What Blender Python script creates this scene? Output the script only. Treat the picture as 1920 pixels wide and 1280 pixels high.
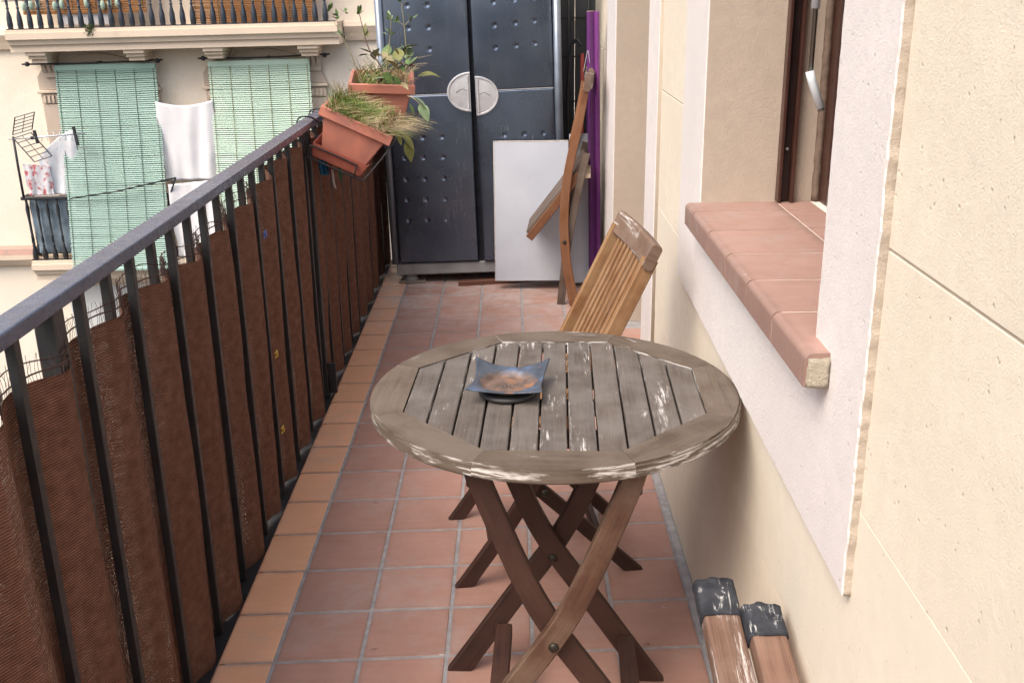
import bpy, bmesh, math, random
from mathutils import Vector, Matrix, noise, geometry
random.seed(7)
for o in list(bpy.data.objects):
    bpy.data.objects.remove(o, do_unlink=True)
scene = bpy.context.scene
COL = scene.collection

# ------------------------------------------------------------------ camera
F_PX, PITCH, YAW, ROLL = 1926.3, 0.334243, -0.005034, 0.015588
cam = bpy.data.cameras.new('camera')
cam.sensor_fit = 'HORIZONTAL'; cam.sensor_width = 36.0
cam.lens = F_PX / 1920 * 36.0
cam.clip_start = 0.05; cam.clip_end = 500
cam_o = bpy.data.objects.new('camera', cam); COL.objects.link(cam_o)
fw = Vector((math.sin(YAW)*math.cos(PITCH), math.cos(YAW)*math.cos(PITCH), -math.sin(PITCH)))
rt = Vector((math.cos(YAW), -math.sin(YAW), 0)); dn = fw.cross(rt)
r2 = rt*math.cos(ROLL) + dn*math.sin(ROLL); d2 = -rt*math.sin(ROLL) + dn*math.cos(ROLL)
M = Matrix((r2, -d2, -fw)).transposed().to_4x4(); M.translation = (0, 0, 1.55)
cam_o.matrix_world = M
scene.camera = cam_o
scene.render.resolution_x = 1024; scene.render.resolution_y = 682

# ------------------------------------------------------------------ sky and sun
SUN_EL, SUN_AZ = math.radians(54), math.radians(224)     # azimuth clockwise from +Y
world = bpy.data.worlds.new('World'); scene.world = world; world.use_nodes = True
wn = world.node_tree.nodes; wl = world.node_tree.links
sky = wn.new('ShaderNodeTexSky'); sky.sky_type = 'NISHITA'; sky.sun_disc = False
sky.sun_elevation = SUN_EL; sky.sun_rotation = SUN_AZ
sky.air_density = 1.0; sky.dust_density = 6.0; sky.ozone_density = 0.6
bg = wn['Background']; bg.inputs['Strength'].default_value = 0.15
wl.new(sky.outputs[0], bg.inputs['Color'])
sun = bpy.data.lights.new('sun', 'SUN'); sun.energy = 1.2; sun.angle = math.radians(38); sun.color = (1.0, 0.965, 0.92)
sun_o = bpy.data.objects.new('sun', sun); COL.objects.link(sun_o)
sdir = Vector((math.sin(SUN_AZ)*math.cos(SUN_EL), math.cos(SUN_AZ)*math.cos(SUN_EL), math.sin(SUN_EL)))
sun_o.rotation_euler = sdir.to_track_quat('Z', 'Y').to_euler()
sun_o.location = (-3, -2, 8)
vs = scene.view_settings
vs.view_transform = 'Standard'; vs.look = 'None'; vs.gamma = 1.0; vs.use_curve_mapping = False
vs.exposure = 0.79
scene.render.engine = 'CYCLES'

# ------------------------------------------------------------------ helpers: objects
def link(o, parent=None):
    COL.objects.link(o)
    if parent is not None: o.parent = parent
    return o
def tag(o, label=None, cat=None, group=None, kind=None):
    if label: o['label'] = label
    if cat: o['category'] = cat
    if group: o['group'] = group
    if kind: o['kind'] = kind
    return o
def thing(name, label, cat, loc=(0, 0, 0), rot=(0, 0, 0), group=None):
    o = bpy.data.objects.new(name, None); o.empty_display_size = 0.1
    link(o); o.location = loc; o.rotation_euler = rot
    return tag(o, label, cat, group)
def obj(name, me, mat=None, parent=None, loc=None, rot=None, mtx=None, kind=None):
    o = bpy.data.objects.new(name, me); link(o, parent)
    if mat is not None:
        if not me.materials: me.materials.append(mat)
        elif me.materials[0] is not mat:
            o.material_slots[0].link = 'OBJECT'; o.material_slots[0].material = mat
    if mtx is not None: o.matrix_basis = mtx
    if loc is not None: o.location = loc
    if rot is not None: o.rotation_euler = rot
    if kind: o['kind'] = kind
    return o
def box_uv(bm):
    uv = bm.loops.layers.uv.verify()
    for f in bm.faces:
        n = f.normal
        for l in f.loops:
            c = l.vert.co
            if abs(n.x) > .8: l[uv].uv = (c.y*.3, c.z)
            elif abs(n.y) > .7: l[uv].uv = (c.x, c.z)
            else: l[uv].uv = (c.x, c.y)
def finish(bm, name='m', smooth=False, uv=True):
    bm.normal_update()
    if uv: box_uv(bm)
    me = bpy.data.meshes.new(name); bm.to_mesh(me); bm.free()
    if smooth:
        for p in me.polygons: p.use_smooth = True
    return me
_bc = {}
def box_me(sx, sy, sz, bev=0.0, seg=1, key=None):
    k = (round(sx, 4), round(sy, 4), round(sz, 4), bev, seg, key)
    if k in _bc: return _bc[k]
    bm = bmesh.new(); bmesh.ops.create_cube(bm, size=1)
    bmesh.ops.scale(bm, vec=(sx, sy, sz), verts=bm.verts)
    if bev > 0: bmesh.ops.bevel(bm, geom=bm.edges[:], offset=bev, segments=seg, affect='EDGES', profile=.5)
    _bc[k] = finish(bm, 'box'); return _bc[k]
def box(name, x0, x1, y0, y1, z0, z1, mat, parent=None, bev=0.0, seg=1, kind=None):
    me = box_me(x1-x0, y1-y0, z1-z0, bev, seg, mat.name)
    return obj(name, me, mat, parent, loc=((x0+x1)/2, (y0+y1)/2, (z0+z1)/2), kind=kind)
def align(p0, p1, up=(0, 0, 1)):
    p0, p1 = Vector(p0), Vector(p1); x = (p1-p0).normalized(); u = Vector(up)
    if abs(x.dot(u)) > .98: u = Vector((0, 1, 0))
    y = u.cross(x).normalized(); z = x.cross(y)
    m = Matrix((x, y, z)).transposed().to_4x4(); m.translation = (p0+p1)/2
    return m
def bar(name, p0, p1, w, h, mat, parent=None, up=(0, 0, 1), bev=.003, seg=1):
    L = (Vector(p1)-Vector(p0)).length
    return obj(name, box_me(L, w, h, bev, seg, mat.name), mat, parent, mtx=align(p0, p1, up))
def sub(child, part):
    child.parent = part; child.location = Vector(child.location)-Vector(part.location); return child
def cr(pts, n):
    """Catmull-Rom through pts"""
    P = [Vector(p) for p in pts]; P = [2*P[0]-P[1]] + P + [2*P[-1]-P[-2]]; out = []
    for i in range(1, len(P)-2):
        for k in range(n):
            t = k/n; a, b, c, d = P[i-1], P[i], P[i+1], P[i+2]
            out.append(.5*((2*b)+(c-a)*t+(2*a-5*b+4*c-d)*t*t+(3*b-a-3*c+d)*t**3))
    out.append(P[-2]); return out
def tube_bm(bm, pts, r, n=6, taper=None):
    pts = [Vector(p) for p in pts]; rings = []
    for i, p in enumerate(pts):
        t = (pts[min(i+1, len(pts)-1)]-pts[max(i-1, 0)]).normalized()
        a = Vector((0, 0, 1)) if abs(t.z) < .9 else Vector((1, 0, 0))
        u = t.cross(a).normalized(); v = t.cross(u)
        rr = r if taper is None else r*(1+(taper-1)*i/(len(pts)-1))
        rings.append([bm.verts.new(p+(u*math.cos(2*math.pi*k/n)+v*math.sin(2*math.pi*k/n))*rr) for k in range(n)])
    for a, b in zip(rings, rings[1:]):
        for k in range(n): bm.faces.new((a[k], a[(k+1) % n], b[(k+1) % n], b[k]))
    bm.faces.new(rings[0][::-1]); bm.faces.new(rings[-1])
def tube(name, pts, r, mat, parent=None, n=6, smooth=True, taper=None):
    bm = bmesh.new(); tube_bm(bm, pts, r, n, taper)
    return obj(name, finish(bm, 'tube', smooth), mat, parent)
def ribbon_me(pts, w, t, sub=6, bev=.003):
    """bar curved in the local XZ plane; thickness along Y; uv along its length"""
    C = cr([(p[0], 0, p[1]) for p in pts], sub); bm = bmesh.new(); R = []; s = 0; S = []
    for i, p in enumerate(C):
        tan = (C[min(i+1, len(C)-1)]-C[max(i-1, 0)]).normalized(); nn = Vector((-tan.z, 0, tan.x))
        ww = w(i/(len(C)-1)) if callable(w) else w
        b = min(bev, ww/3)
        prof = [(-ww/2, -t/2+b), (-ww/2+b, -t/2), (ww/2-b, -t/2), (ww/2, -t/2+b), (ww/2, t/2-b), (ww/2-b, t/2), (-ww/2+b, t/2), (-ww/2, t/2-b)]
        R.append([bm.verts.new(p+nn*a+Vector((0, c, 0))) for a, c in prof])
        if i: s += (C[i]-C[i-1]).length
        S.append(s)
    uv = bm.loops.layers.uv.verify(); n = 8
    vv = [0, .01, .01+w_(w), .02+w_(w), .02+w_(w)+t, .03+w_(w)+t, .03+2*w_(w)+t, .04+2*w_(w)+t, .04+2*w_(w)+2*t]
    for i in range(len(R)-1):
        for k in range(n):
            f = bm.faces.new((R[i][k], R[i+1][k], R[i+1][(k+1) % n], R[i][(k+1) % n]))
            for l, (a, c) in zip(f.loops, ((i, k), (i+1, k), (i+1, k+1), (i, k+1))): l[uv].uv = (S[a], vv[c])
    for ring, sgn in ((R[0], 1), (R[-1], -1)):
        f = bm.faces.new(ring if sgn > 0 else ring[::-1])
        for l in f.loops: l[uv].uv = (l.vert.co.x*.3, l.vert.co.y)
    bmesh.ops.recalc_face_normals(bm, faces=bm.faces)
    return finish(bm, 'ribbon', False, uv=False)
def w_(w): return w(.5) if callable(w) else w
def cut_z(me, z=0.0):
    """saw the mesh off level at z, as a foot standing on the floor"""
    bm = bmesh.new(); bm.from_mesh(me)
    r = bmesh.ops.bisect_plane(bm, geom=bm.verts[:]+bm.edges[:]+bm.faces[:], plane_co=(0, 0, z), plane_no=(0, 0, -1), clear_outer=True)
    ed = [e for e in r['geom_cut'] if isinstance(e, bmesh.types.BMEdge)]
    if ed: bmesh.ops.contextual_create(bm, geom=ed)
    bm.to_mesh(me); bm.free(); return me
def lathe_me(prof, n=16, smooth=True):
    bm = bmesh.new(); R = []
    for r, z in prof:
        R.append([bm.verts.new((r*math.cos(2*math.pi*k/n), r*math.sin(2*math.pi*k/n), z)) for k in range(n)])
    for a, b in zip(R, R[1:]):
        for k in range(n): bm.faces.new((a[k], a[(k+1) % n], b[(k+1) % n], b[k]))
    bm.faces.new(R[0][::-1]); bm.faces.new(R[-1])
    return finish(bm, 'lathe', smooth)
def prism_me(poly, d, axis='y', bev=0.0):
    """polygon extruded by d; poly in (x,z) for axis y, (x,y) for z, (y,z) for x"""
    bm = bmesh.new()
    P = {'y': lambda a, b: (a, 0, b), 'z': lambda a, b: (a, b, 0), 'x': lambda a, b: (0, a, b)}[axis]
    D = {'y': (0, d, 0), 'z': (0, 0, d), 'x': (d, 0, 0)}[axis]
    f = bm.faces.new([bm.verts.new(P(a, b)) for a, b in poly])
    r = bmesh.ops.extrude_face_region(bm, geom=[f])
    bmesh.ops.translate(bm, vec=D, verts=[v for v in r['geom'] if isinstance(v, bmesh.types.BMVert)])
    bmesh.ops.recalc_face_normals(bm, faces=bm.faces)
    if bev > 0:
        bm.normal_update()
        bmesh.ops.bevel(bm, geom=[e for e in bm.edges if e.is_manifold and e.calc_face_angle(0) > .5], offset=bev, segments=1, affect='EDGES')
    return finish(bm, 'prism')

# ------------------------------------------------------------------ helpers: materials
class NT:
    def __init__(s, name):
        s.m = bpy.data.materials.new(name); s.m.use_nodes = True; s.t = s.m.node_tree
        s.b = s.t.nodes['Principled BSDF']; s.out = s.t.nodes['Material Output']
    def n(s, typ, **kw):
        nd = s.t.nodes.new('ShaderNode'+typ)
        for k, v in kw.items():
            if k[0] == '_': setattr(nd, k[1:], v)
        return nd
    def L(s, a, b): s.t.links.new(a, b)
    def set(s, nd, **kw):
        for k, v in kw.items(): nd.inputs[k].default_value = v
        return nd
    def vec(s, src='Object', scale=(1, 1, 1), rnd=True):
        tc = s.n('TexCoord'); v = tc.outputs[src]
        if rnd:
            oi = s.n('ObjectInfo'); mu = s.n('Math', _operation='MULTIPLY'); s.L(oi.outputs['Random'], mu.inputs[0]); mu.inputs[1].default_value = 37.0
            ad = s.n('VectorMath', _operation='ADD'); s.L(v, ad.inputs[0]); s.L(mu.outputs[0], ad.inputs[1]); v = ad.outputs[0]
        if scale != (1, 1, 1):
            mp = s.n('VectorMath', _operation='MULTIPLY'); s.L(v, mp.inputs[0]); mp.inputs[1].default_value = scale; v = mp.outputs[0]
        return v
    def noise(s, v, scale, detail=4, rough=.55, dist=0):
        nd = s.n('TexNoise'); s.set(nd, Scale=scale, Detail=detail, Roughness=rough, Distortion=dist); s.L(v, nd.inputs['Vector']); return nd.outputs['Fac']
    def ramp(s, fac, stops):
        nd = s.n('ValToRGB'); e = nd.color_ramp.elements
        while len(e) < len(stops): e.new(.5)
        for i, (p, c) in enumerate(stops):
            e[i].position = p; e[i].color = (*c, 1) if len(c) == 3 else c
        s.L(fac, nd.inputs[0]); return nd.outputs[0]
    def mask(s, fac, lo, hi):
        nd = s.n('MapRange'); nd.inputs[1].default_value = lo; nd.inputs[2].default_value = hi; s.L(fac, nd.inputs[0]); return nd.outputs[0]
    def mix(s, fac, a, b):
        nd = s.n('Mix', _data_type='RGBA')
        if isinstance(fac, (int, float)): nd.inputs[0].default_value = fac
        else: s.L(fac, nd.inputs[0])
        for i, c in ((6, a), (7, b)):
            if isinstance(c, tuple): nd.inputs[i].default_value = (*c, 1)
            else: s.L(c, nd.inputs[i])
        return nd.outputs[2]
    def math(s, op, a, b=0.0):
        nd = s.n('Math', _operation=op)
        for i, c in ((0, a), (1, b)):
            if isinstance(c, (int, float)): nd.inputs[i].default_value = c
            else: s.L(c, nd.inputs[i])
        return nd.outputs[0]
    def bump(s, h, strength=.5, dist=.002, prev=None):
        nd = s.n('Bump'); s.set(nd, Strength=strength, Distance=dist); s.L(h, nd.inputs['Height'])
        if prev: s.L(prev, nd.inputs['Normal'])
        s.L(nd.outputs[0], s.b.inputs['Normal']); return nd.outputs[0]
    def col(s, c):
        if isinstance(c, tuple): s.b.inputs['Base Color'].default_value = (*c, 1)
        else: s.L(c, s.b.inputs['Base Color'])
    def rough(s, r):
        if isinstance(r, (int, float)): s.b.inputs['Roughness'].default_value = r
        else: s.L(r, s.b.inputs['Roughness'])
    def huevar(s, c, amt=.15):
        oi = s.n('ObjectInfo'); h = s.n('HueSaturation'); s.L(c, h.inputs['Color'])
        s.L(s.mask(oi.outputs['Random'], -.0, 1), h.inputs['Value'])
        v = s.n('MapRange'); v.inputs[3].default_value = 1-amt; v.inputs[4].default_value = 1+amt
        s.L(oi.outputs['Random'], v.inputs[0]); s.L(v.outputs[0], h.inputs['Value']); return h.outputs[0]
def shade(c, k): return tuple(min(1, x*k) for x in c)

def plain(name, c, rough=.6, var=.15, scale=8, bump=.2, bscale=90, metal=0.0, src='Object', dist=.0008, c2=None):
    t = NT(name); v = t.vec(src)
    a = t.noise(v, scale, 6); t.col(t.ramp(a, [(.3, shade(c2 or c, 1-var)), (.7, shade(c, 1+var))]))
    t.rough(t.ramp(t.noise(v, scale*2.3, 4), [(.3, (rough*.8,)*3), (.7, (min(1, rough*1.2),)*3)]))
    t.b.inputs['Metallic'].default_value = metal
    if bump: t.bump(t.noise(v, bscale, 4), bump, dist)
    return t.m
def plaster(name, c, stipple=215, amp=.66, pit=True, dirt=None, dist=.003, pits=(.55, .44, .32), dirtsrc='Object'):
    t = NT(name); v = t.vec('Object', rnd=False)
    a = t.noise(v, 2.2, 6); b = t.noise(v, 28, 5)
    cc = t.ramp(a, [(.3, shade(c, .93)), (.7, shade(c, 1.05))])
    cc = t.mix(t.mask(b, .35, .75), cc, shade(c, .93))
    h = t.noise(v, stipple*1.5, 5, .75)
    h2 = t.noise(v, stipple*.4, 4, .7)
    if dirt:
        cc = t.mix(t.math('MULTIPLY', t.mask(t.noise(v, 1.5, 7, .64, .8), .52, .76), .45), cc, dirt)
    if pit:
        vo = t.n('TexVoronoi'); t.set(vo, Scale=stipple*.35, Randomness=1.0); t.L(v, vo.inputs['Vector'])
        p = t.mask(vo.outputs['Distance'], .26, .10)
        gate = t.mask(t.noise(v, 60, 2), .56, .64)
        pm = t.math('MULTIPLY', p, gate)
        cc = t.mix(t.math('MULTIPLY', pm, .55), cc, pits)
        hh = t.math('SUBTRACT', t.math('ADD', h, t.math('MULTIPLY', h2, .8)), t.math('MULTIPLY', pm, .9))
    else: hh = t.math('ADD', h, t.math('MULTIPLY', h2, .8))
    t.col(cc); t.rough(.92); t.bump(hh, amp, dist); t.b.inputs['Specular IOR Level'].default_value = .25
    return t.m
def wood(name, dark, light, weather=None, wamt=.5, white=0.0, whiteedge=0.0, grain=1.0, rough=.65, src='UV'):
    """grain runs along u (metres)"""
    t = NT(name); v = t.vec(src)
    g1 = t.noise(t.vec(src, (3*grain, 70, 70)), 1.0, 5, .6, .5)
    g2 = t.noise(t.vec(src, (9*grain, 420, 420)), 1.0, 3, .6)
    blot = t.noise(v, 9, 5, .6)
    f = t.math('ADD', t.math('MULTIPLY', g1, .6), t.math('ADD', t.math('MULTIPLY', g2, .25), t.math('MULTIPLY', blot, .25)))
    cc = t.ramp(f, [(.38, dark), (.52, tuple((a+b)/2 for a, b in zip(dark, light))), (.7, light)])
    cc = t.huevar(cc, .16)
    if weather: cc = t.mix(t.math('MULTIPLY', t.mask(t.math('ADD', blot, t.math('MULTIPLY', g2, .3)), .52, .78), wamt), cc, weather)
    if white or whiteedge:
        ms = t.noise(t.vec(src, (14, 190, 190)), 1.0, 6, .72, .3)
        big = t.noise(t.vec(src, (4.5, 16, 16)), 1.0, 5, .65)
        wm = t.math('MULTIPLY', t.mask(ms, .50, .58), t.mask(big, .66-.22*white, .74-.2*white))
        if whiteedge:
            ge = t.n('NewGeometry'); se = t.n('SeparateXYZ'); t.L(ge.outputs['True Normal'], se.inputs[0])
            side = t.mask(t.math('ABSOLUTE', se.outputs[2]), .75, .25)
            em = t.math('MULTIPLY', side, t.math('MULTIPLY', t.mask(ms, .46, .54), t.mask(big, .62-.3*whiteedge, .66-.25*whiteedge)))
            wm = t.math('MAXIMUM', wm, em)
        cc = t.mix(t.math('MULTIPLY', wm, .8), cc, (.72, .70, .67))
    t.col(cc); t.rough(t.ramp(g1, [(.3, (rough-.1,)*3), (.7, (min(1, rough+.15),)*3)]))
    t.bump(t.math('ADD', g1, t.math('MULTIPLY', g2, .6)), .35, .0012)
    return t.m

MT = {}
MT['cream'] = plaster('cream_render', (.775, .70, .575), dirt=(.68, .585, .43))
MT['creamlow'] = plaster('smooth_cream_render', (.74, .675, .56), stipple=190, amp=.28, dirt=(.60, .51, .39))
MT['band'] = plaster('white_render', (.74, .70, .675), amp=.62, stipple=210, pits=(.6, .5, .45))
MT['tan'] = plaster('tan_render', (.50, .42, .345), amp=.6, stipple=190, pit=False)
MT['mortar'] = plaster('raw_mortar', (.52, .445, .36), amp=.9, stipple=150, dist=.003)
MT['grout'] = plain('grey_grout', (.31, .30, .305), .9, .25, 25, .5, 200, dist=.002)
MT['sillgrout'] = plain('pale_grout', (.80, .74, .66), .9, .15, 25, .3, 200)

def tile_mat(name, c1, c2, spec=.3, rough=.5):
    t = NT(name); v = t.vec('Object'); w = t.vec('Object', (9, 70, 9))
    gen = t.n('NewGeometry')
    a = t.noise(v, 7, 6, .6); st = t.noise(w, 1, 4); f = t.noise(v, 90, 3)
    cc = t.ramp(t.math('ADD', t.math('MULTIPLY', a, .65), t.math('ADD', t.math('MULTIPLY', st, .25), t.math('MULTIPLY', f, .12))), [(.33, c1), (.72, c2)])
    cc = t.huevar(cc, .07)
    so = t.n('SeparateXYZ'); tcx = t.n('TexCoord'); t.L(tcx.outputs['Object'], so.inputs[0])
    ed = t.math('MAXIMUM', t.math('ABSOLUTE', so.outputs[0]), t.math('ABSOLUTE', so.outputs[1]))
    grime = t.math('MULTIPLY', t.mask(t.math('ADD', ed, t.math('MULTIPLY', t.noise(v, 30, 5, .7), .03)), .103, .122), .45)
    cc = t.mix(grime, cc, (.17, .115, .095))
    # grey dust film and small pale scuffs, continuous over the whole floor
    pos = gen.outputs['Position']
    dust = t.noise(pos, 1.7, 6, .65, .4); du2 = t.noise(pos, 14, 5, .7)
    cc = t.mix(t.math('MULTIPLY', t.mask(t.math('MULTIPLY', dust, t.math('ADD', du2, .5)), .50, .78), .5), cc, (.40, .36, .34))
    sy = t.n('SeparateXYZ'); t.L(pos, sy.inputs[0])
    far = t.math('MULTIPLY', t.mask(sy.outputs[1], 4.3, 5.2), t.mask(t.noise(pos, 9, 6, .7, .8), .40, .66))
    cc = t.mix(t.math('MULTIPLY', far, .6), cc, (.50, .47, .47))
    vo = t.n('TexVoronoi'); t.set(vo, Scale=7.0); t.L(pos, vo.inputs['Vector'])
    sc = t.math('MULTIPLY', t.mask(vo.outputs['Distance'], .07, .03), t.mask(t.noise(pos, 160, 2), .5, .56))
    cc = t.mix(t.math('MULTIPLY', sc, .8), cc, (.72, .66, .60))
    vo2 = t.n('TexVoronoi'); t.set(vo2, Scale=4.3); t.L(pos, vo2.inputs['Vector'])
    dk = t.math('MULTIPLY', t.mask(vo2.outputs['Distance'], .05, .02), t.mask(t.noise(pos, 190, 2), .5, .55))
    cc = t.mix(t.math('MULTIPLY', dk, .8), cc, (.05, .04, .035))
    t.col(cc); t.rough(t.ramp(t.noise(v, 20, 5), [(.3, (rough-.1,)*3), (.7, (rough+.14,)*3)]))
    t.b.inputs['Specular IOR Level'].default_value = spec
    t.bump(t.math('ADD', t.noise(v, 60, 4), t.math('MULTIPLY', t.noise(v, 300, 2), .3)), .15, .0015)
    return t.m
MT['tile'] = tile_mat('terracotta_tile', (.345, .192, .150), (.445, .262, .212))
MT['edge'] = tile_mat('lit_orange_edge_tile', (.69, .365, .215), (.80, .465, .295), .45, .42)  # orange tile, its colour also brightened for light falling along the edge
MT['silltile'] = tile_mat('sill_tile', (.320, .195, .158), (.405, .255, .212))

MT['rail'] = plain('slate_paint', (.058, .078, .128), .28, .2, 14, .15, 120)
MT['barpaint'] = plain('charcoal_paint', (.020, .021, .023), .45, .3, 18, .25, 90)
t = NT('cabinet_sheet'); v = t.vec('Object')
streak = t.noise(t.vec('Object', (26, 26, 1.6)), 1, 5, .6); scr = t.noise(t.vec('Object', (60, 60, 7)), 1, 6, .75, .4)
cc = t.ramp(t.noise(v, 3.5, 5), [(.3, (.105, .138, .195)), (.7, (.155, .190, .252))])
cc = t.mix(t.math('MULTIPLY', t.mask(streak, .55, .8), .15), cc, (.27, .30, .34))
big = t.noise(v, 2.6, 3)
cc = t.mix(t.math('MULTIPLY', t.math('MULTIPLY', t.mask(scr, .60, .66), t.mask(big, .53, .64)), .55), cc, (.46, .50, .54))
t.col(cc); t.rough(t.ramp(t.noise(v, 5, 4), [(.3, (.24,)*3), (.7, (.33,)*3)])); t.b.inputs['Metallic'].default_value = .92
t.bump(t.noise(v, 4, 2), .22, .006); MT['cab'] = t.m
MT['cabtrim'] = plain('cabinet_trim', (.20, .235, .29), .35, .15, 10, .1, metal=.5)
MT['cabshade'] = plain('cabinet_inside_shade', (.006, .007, .012), .8, .1)  # near-black: shade inside the cabinet put into the colour
MT['handle'] = plain('silver_plastic', (.55, .56, .58), .33, .1, 25, .12, 60, metal=.45)
MT['plinth'] = plain('grey_plinth', (.27, .27, .275), .6, .2, 12, .3)
t = NT('white_melamine'); v = t.vec('Object')
cc = t.ramp(t.noise(v, 4, 6), [(.3, (.44, .475, .545)), (.7, (.52, .555, .62))])
vo = t.n('TexVoronoi'); t.set(vo, Scale=6.0); t.L(v, vo.inputs['Vector'])
cc = t.mix(t.math('MULTIPLY', t.mask(vo.outputs['Distance'], .09, .04), t.mask(t.noise(v, 120, 3), .52, .58)), cc, (.30, .16, .07))
t.col(cc); t.rough(.38); MT['white'] = t.m
MT['boardedge'] = plain('chipboard_edge', (.50, .46, .42), .8, .2, 40, .3)
MT['purple'] = plain('purple_paint', (.115, .026, .145), .38, .2, 6, .15, 50)
MT['purpleedge'] = plain('purple_paint_edge', (.185, .045, .215), .4, .15, 6, .15, 50)
MT['rawwood'] = wood('pale_raw_wood', (.50, .38, .25), (.66, .54, .40))
MT['table'] = wood('weathered_teak', (.055, .043, .035), (.118, .096, .079), (.165, .152, .140), .6, white=.40, whiteedge=.25)
MT['tablerim'] = wood('weathered_teak_rim', (.058, .040, .027), (.122, .089, .062), (.155, .128, .104), .5, white=.20, whiteedge=.62)
MT['leg'] = wood('dark_teak_leg', (.017, .007, .005), (.060, .021, .012), (.075, .038, .027), .35)
MT['legworn'] = wood('worn_teak_leg', (.042, .017, .009), (.112, .048, .026), (.175, .125, .088), .6, white=.15)
MT['chair'] = wood('oiled_acacia', (.105, .042, .015), (.285, .138, .052), (.36, .25, .14), .4)
MT['chairrail'] = wood('flaking_acacia', (.072, .038, .022), (.150, .090, .058), (.20, .15, .12), .5, white=.38, whiteedge=.15)
MT['chairdark'] = wood('greyed_acacia', (.045, .030, .024), (.125, .082, .060), (.18, .15, .125), .5)
MT['chairfold'] = wood('brown_acacia', (.095, .034, .013), (.225, .090, .034), (.22, .13, .08), .35)
MT['ladder'] = wood('ladder_pine', (.095, .050, .033), (.215, .122, .083), (.22, .16, .125), .4, white=.42)
MT['batten'] = wood('red_brown_batten', (.080, .030, .018), (.165, .066, .040))
t = NT('taped_rubber'); v = t.vec('Object')
cc = t.ramp(t.noise(v, 30, 5), [(.3, (.022, .024, .030)), (.7, (.058, .062, .072))])
cc = t.mix(t.math('MULTIPLY', t.mask(t.noise(t.vec('Object', (20, 60, 40)), 1, 6, .7, .6), .58, .66), .75), cc, (.55, .55, .54))
t.b.inputs['Specular IOR Level'].default_value = .15
t.col(cc); t.rough(.9); t.bump(t.noise(v, 55, 4), .5, .003); MT['rubber'] = t.m
MT['bolt'] = plain('dull_bolt', (.05, .045, .035), .5, .3, 40, .3, metal=.7)
# rusty blue dish
t = NT('rusty_blue_dish'); v = t.vec('Object', rnd=False)
sp = t.n('SeparateXYZ'); t.L(v, sp.inputs[0])
rr = t.math('SQRT', t.math('ADD', t.math('MULTIPLY', sp.outputs[0], sp.outputs[0]), t.math('MULTIPLY', sp.outputs[1], sp.outputs[1])))
nz = t.noise(v, 38, 6, .65, .3)
cc = t.ramp(t.noise(v, 24, 5), [(.3, (.040, .050, .070)), (.55, (.072, .088, .115)), (.72, (.10, .16, .27))])
cc = t.mix(t.mask(nz, .58, .68), cc, (.30, .13, .055))
inner = t.mask(t.math('ADD', rr, t.math('MULTIPLY', nz, .03)), .078, .066)
cc = t.mix(inner, cc, t.ramp(t.noise(v, 45, 6), [(.3, (.075, .05, .038)), (.55, (.20, .135, .105)), (.75, (.42, .17, .06))]))
cc = t.mix(t.math('MULTIPLY', t.mask(rr, .030, .012), t.mask(t.noise(v, 170, 3), .52, .57)), cc, (.02, .016, .014))
t.col(cc); t.rough(.5); t.b.inputs['Metallic'].default_value = .25; t.bump(nz, .4, .002); MT['dish'] = t.m
MT['dishbase'] = plain('dark_dish_base', (.030, .030, .032), .5, .2)
MT['terra'] = plain('terracotta_plastic', (.44, .165, .112), .55, .2, 11, .2, 70, c2=(.40, .17, .13))
MT['tray'] = plain('terracotta_tray', (.29, .085, .058), .5, .15, 12, .2, 70)
MT['soil'] = plain('dry_soil', (.10, .075, .055), .95, .4, 40, .8, 120, dist=.01)
MT['wire'] = plain('black_wire', (.012, .012, .014), .4, .1)
MT['bluecloth'] = plain('blue_cloth', (.012, .13, .27), .85, .25, 25, .4, 300)
MT['redcloth'] = plain('red_ribbon', (.30, .05, .045), .8, .2)
MT['whitecloth'] = plain('white_ribbon', (.6, .6, .58), .8, .1)
MT['greencloth'] = plain('green_ribbon', (.06, .18, .10), .8, .2)
MT['yellow'] = plain('yellow_tie', (.55, .36, .05), .5, .1)
MT['bluetie'] = plain('blue_tie', (.08, .14, .42), .5, .1)
MT['brown'] = plain('brown_lacquer', (.055, .022, .016), .35, .2, 20, .15)
MT['browndark'] = plain('dark_brown_lacquer', (.022, .010, .009), .35, .2, 20, .15)
MT['chrome'] = plain('crank_metal', (.17, .16, .14), .3, .2, metal=.8)
MT['plasticwhite'] = plain('white_plastic', (.62, .68, .72), .35, .05)
g = NT('window_glass'); g.col((.03, .035, .04)); g.rough(.05); MT['glass'] = g.m
def leafmat(name, a, b, tr=.25):
    t = NT(name); v = t.vec('Object')
    t.col(t.ramp(t.noise(v, 35, 4), [(.3, a), (.7, b)])); t.rough(.55)
    return t.m
MT['leaf'] = leafmat('green_leaf', (.045, .095, .028), (.13, .20, .055))
MT['leafolive'] = leafmat('olive_leaf', (.10, .115, .028), (.21, .20, .06))
MT['leafpale'] = leafmat('pale_leaf', (.12, .20, .10), (.25, .33, .19))
MT['stem'] = leafmat('dry_stem', (.20, .17, .085), (.33, .29, .16))
MT['stempurple'] = leafmat('purple_stem', (.10, .055, .06), (.19, .12, .10))
t = NT('dry_grass'); at = t.n('VertexColor', _layer_name='tint'); t.col(at.outputs[0]); t.rough(.8); MT['grass'] = t.m

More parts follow.
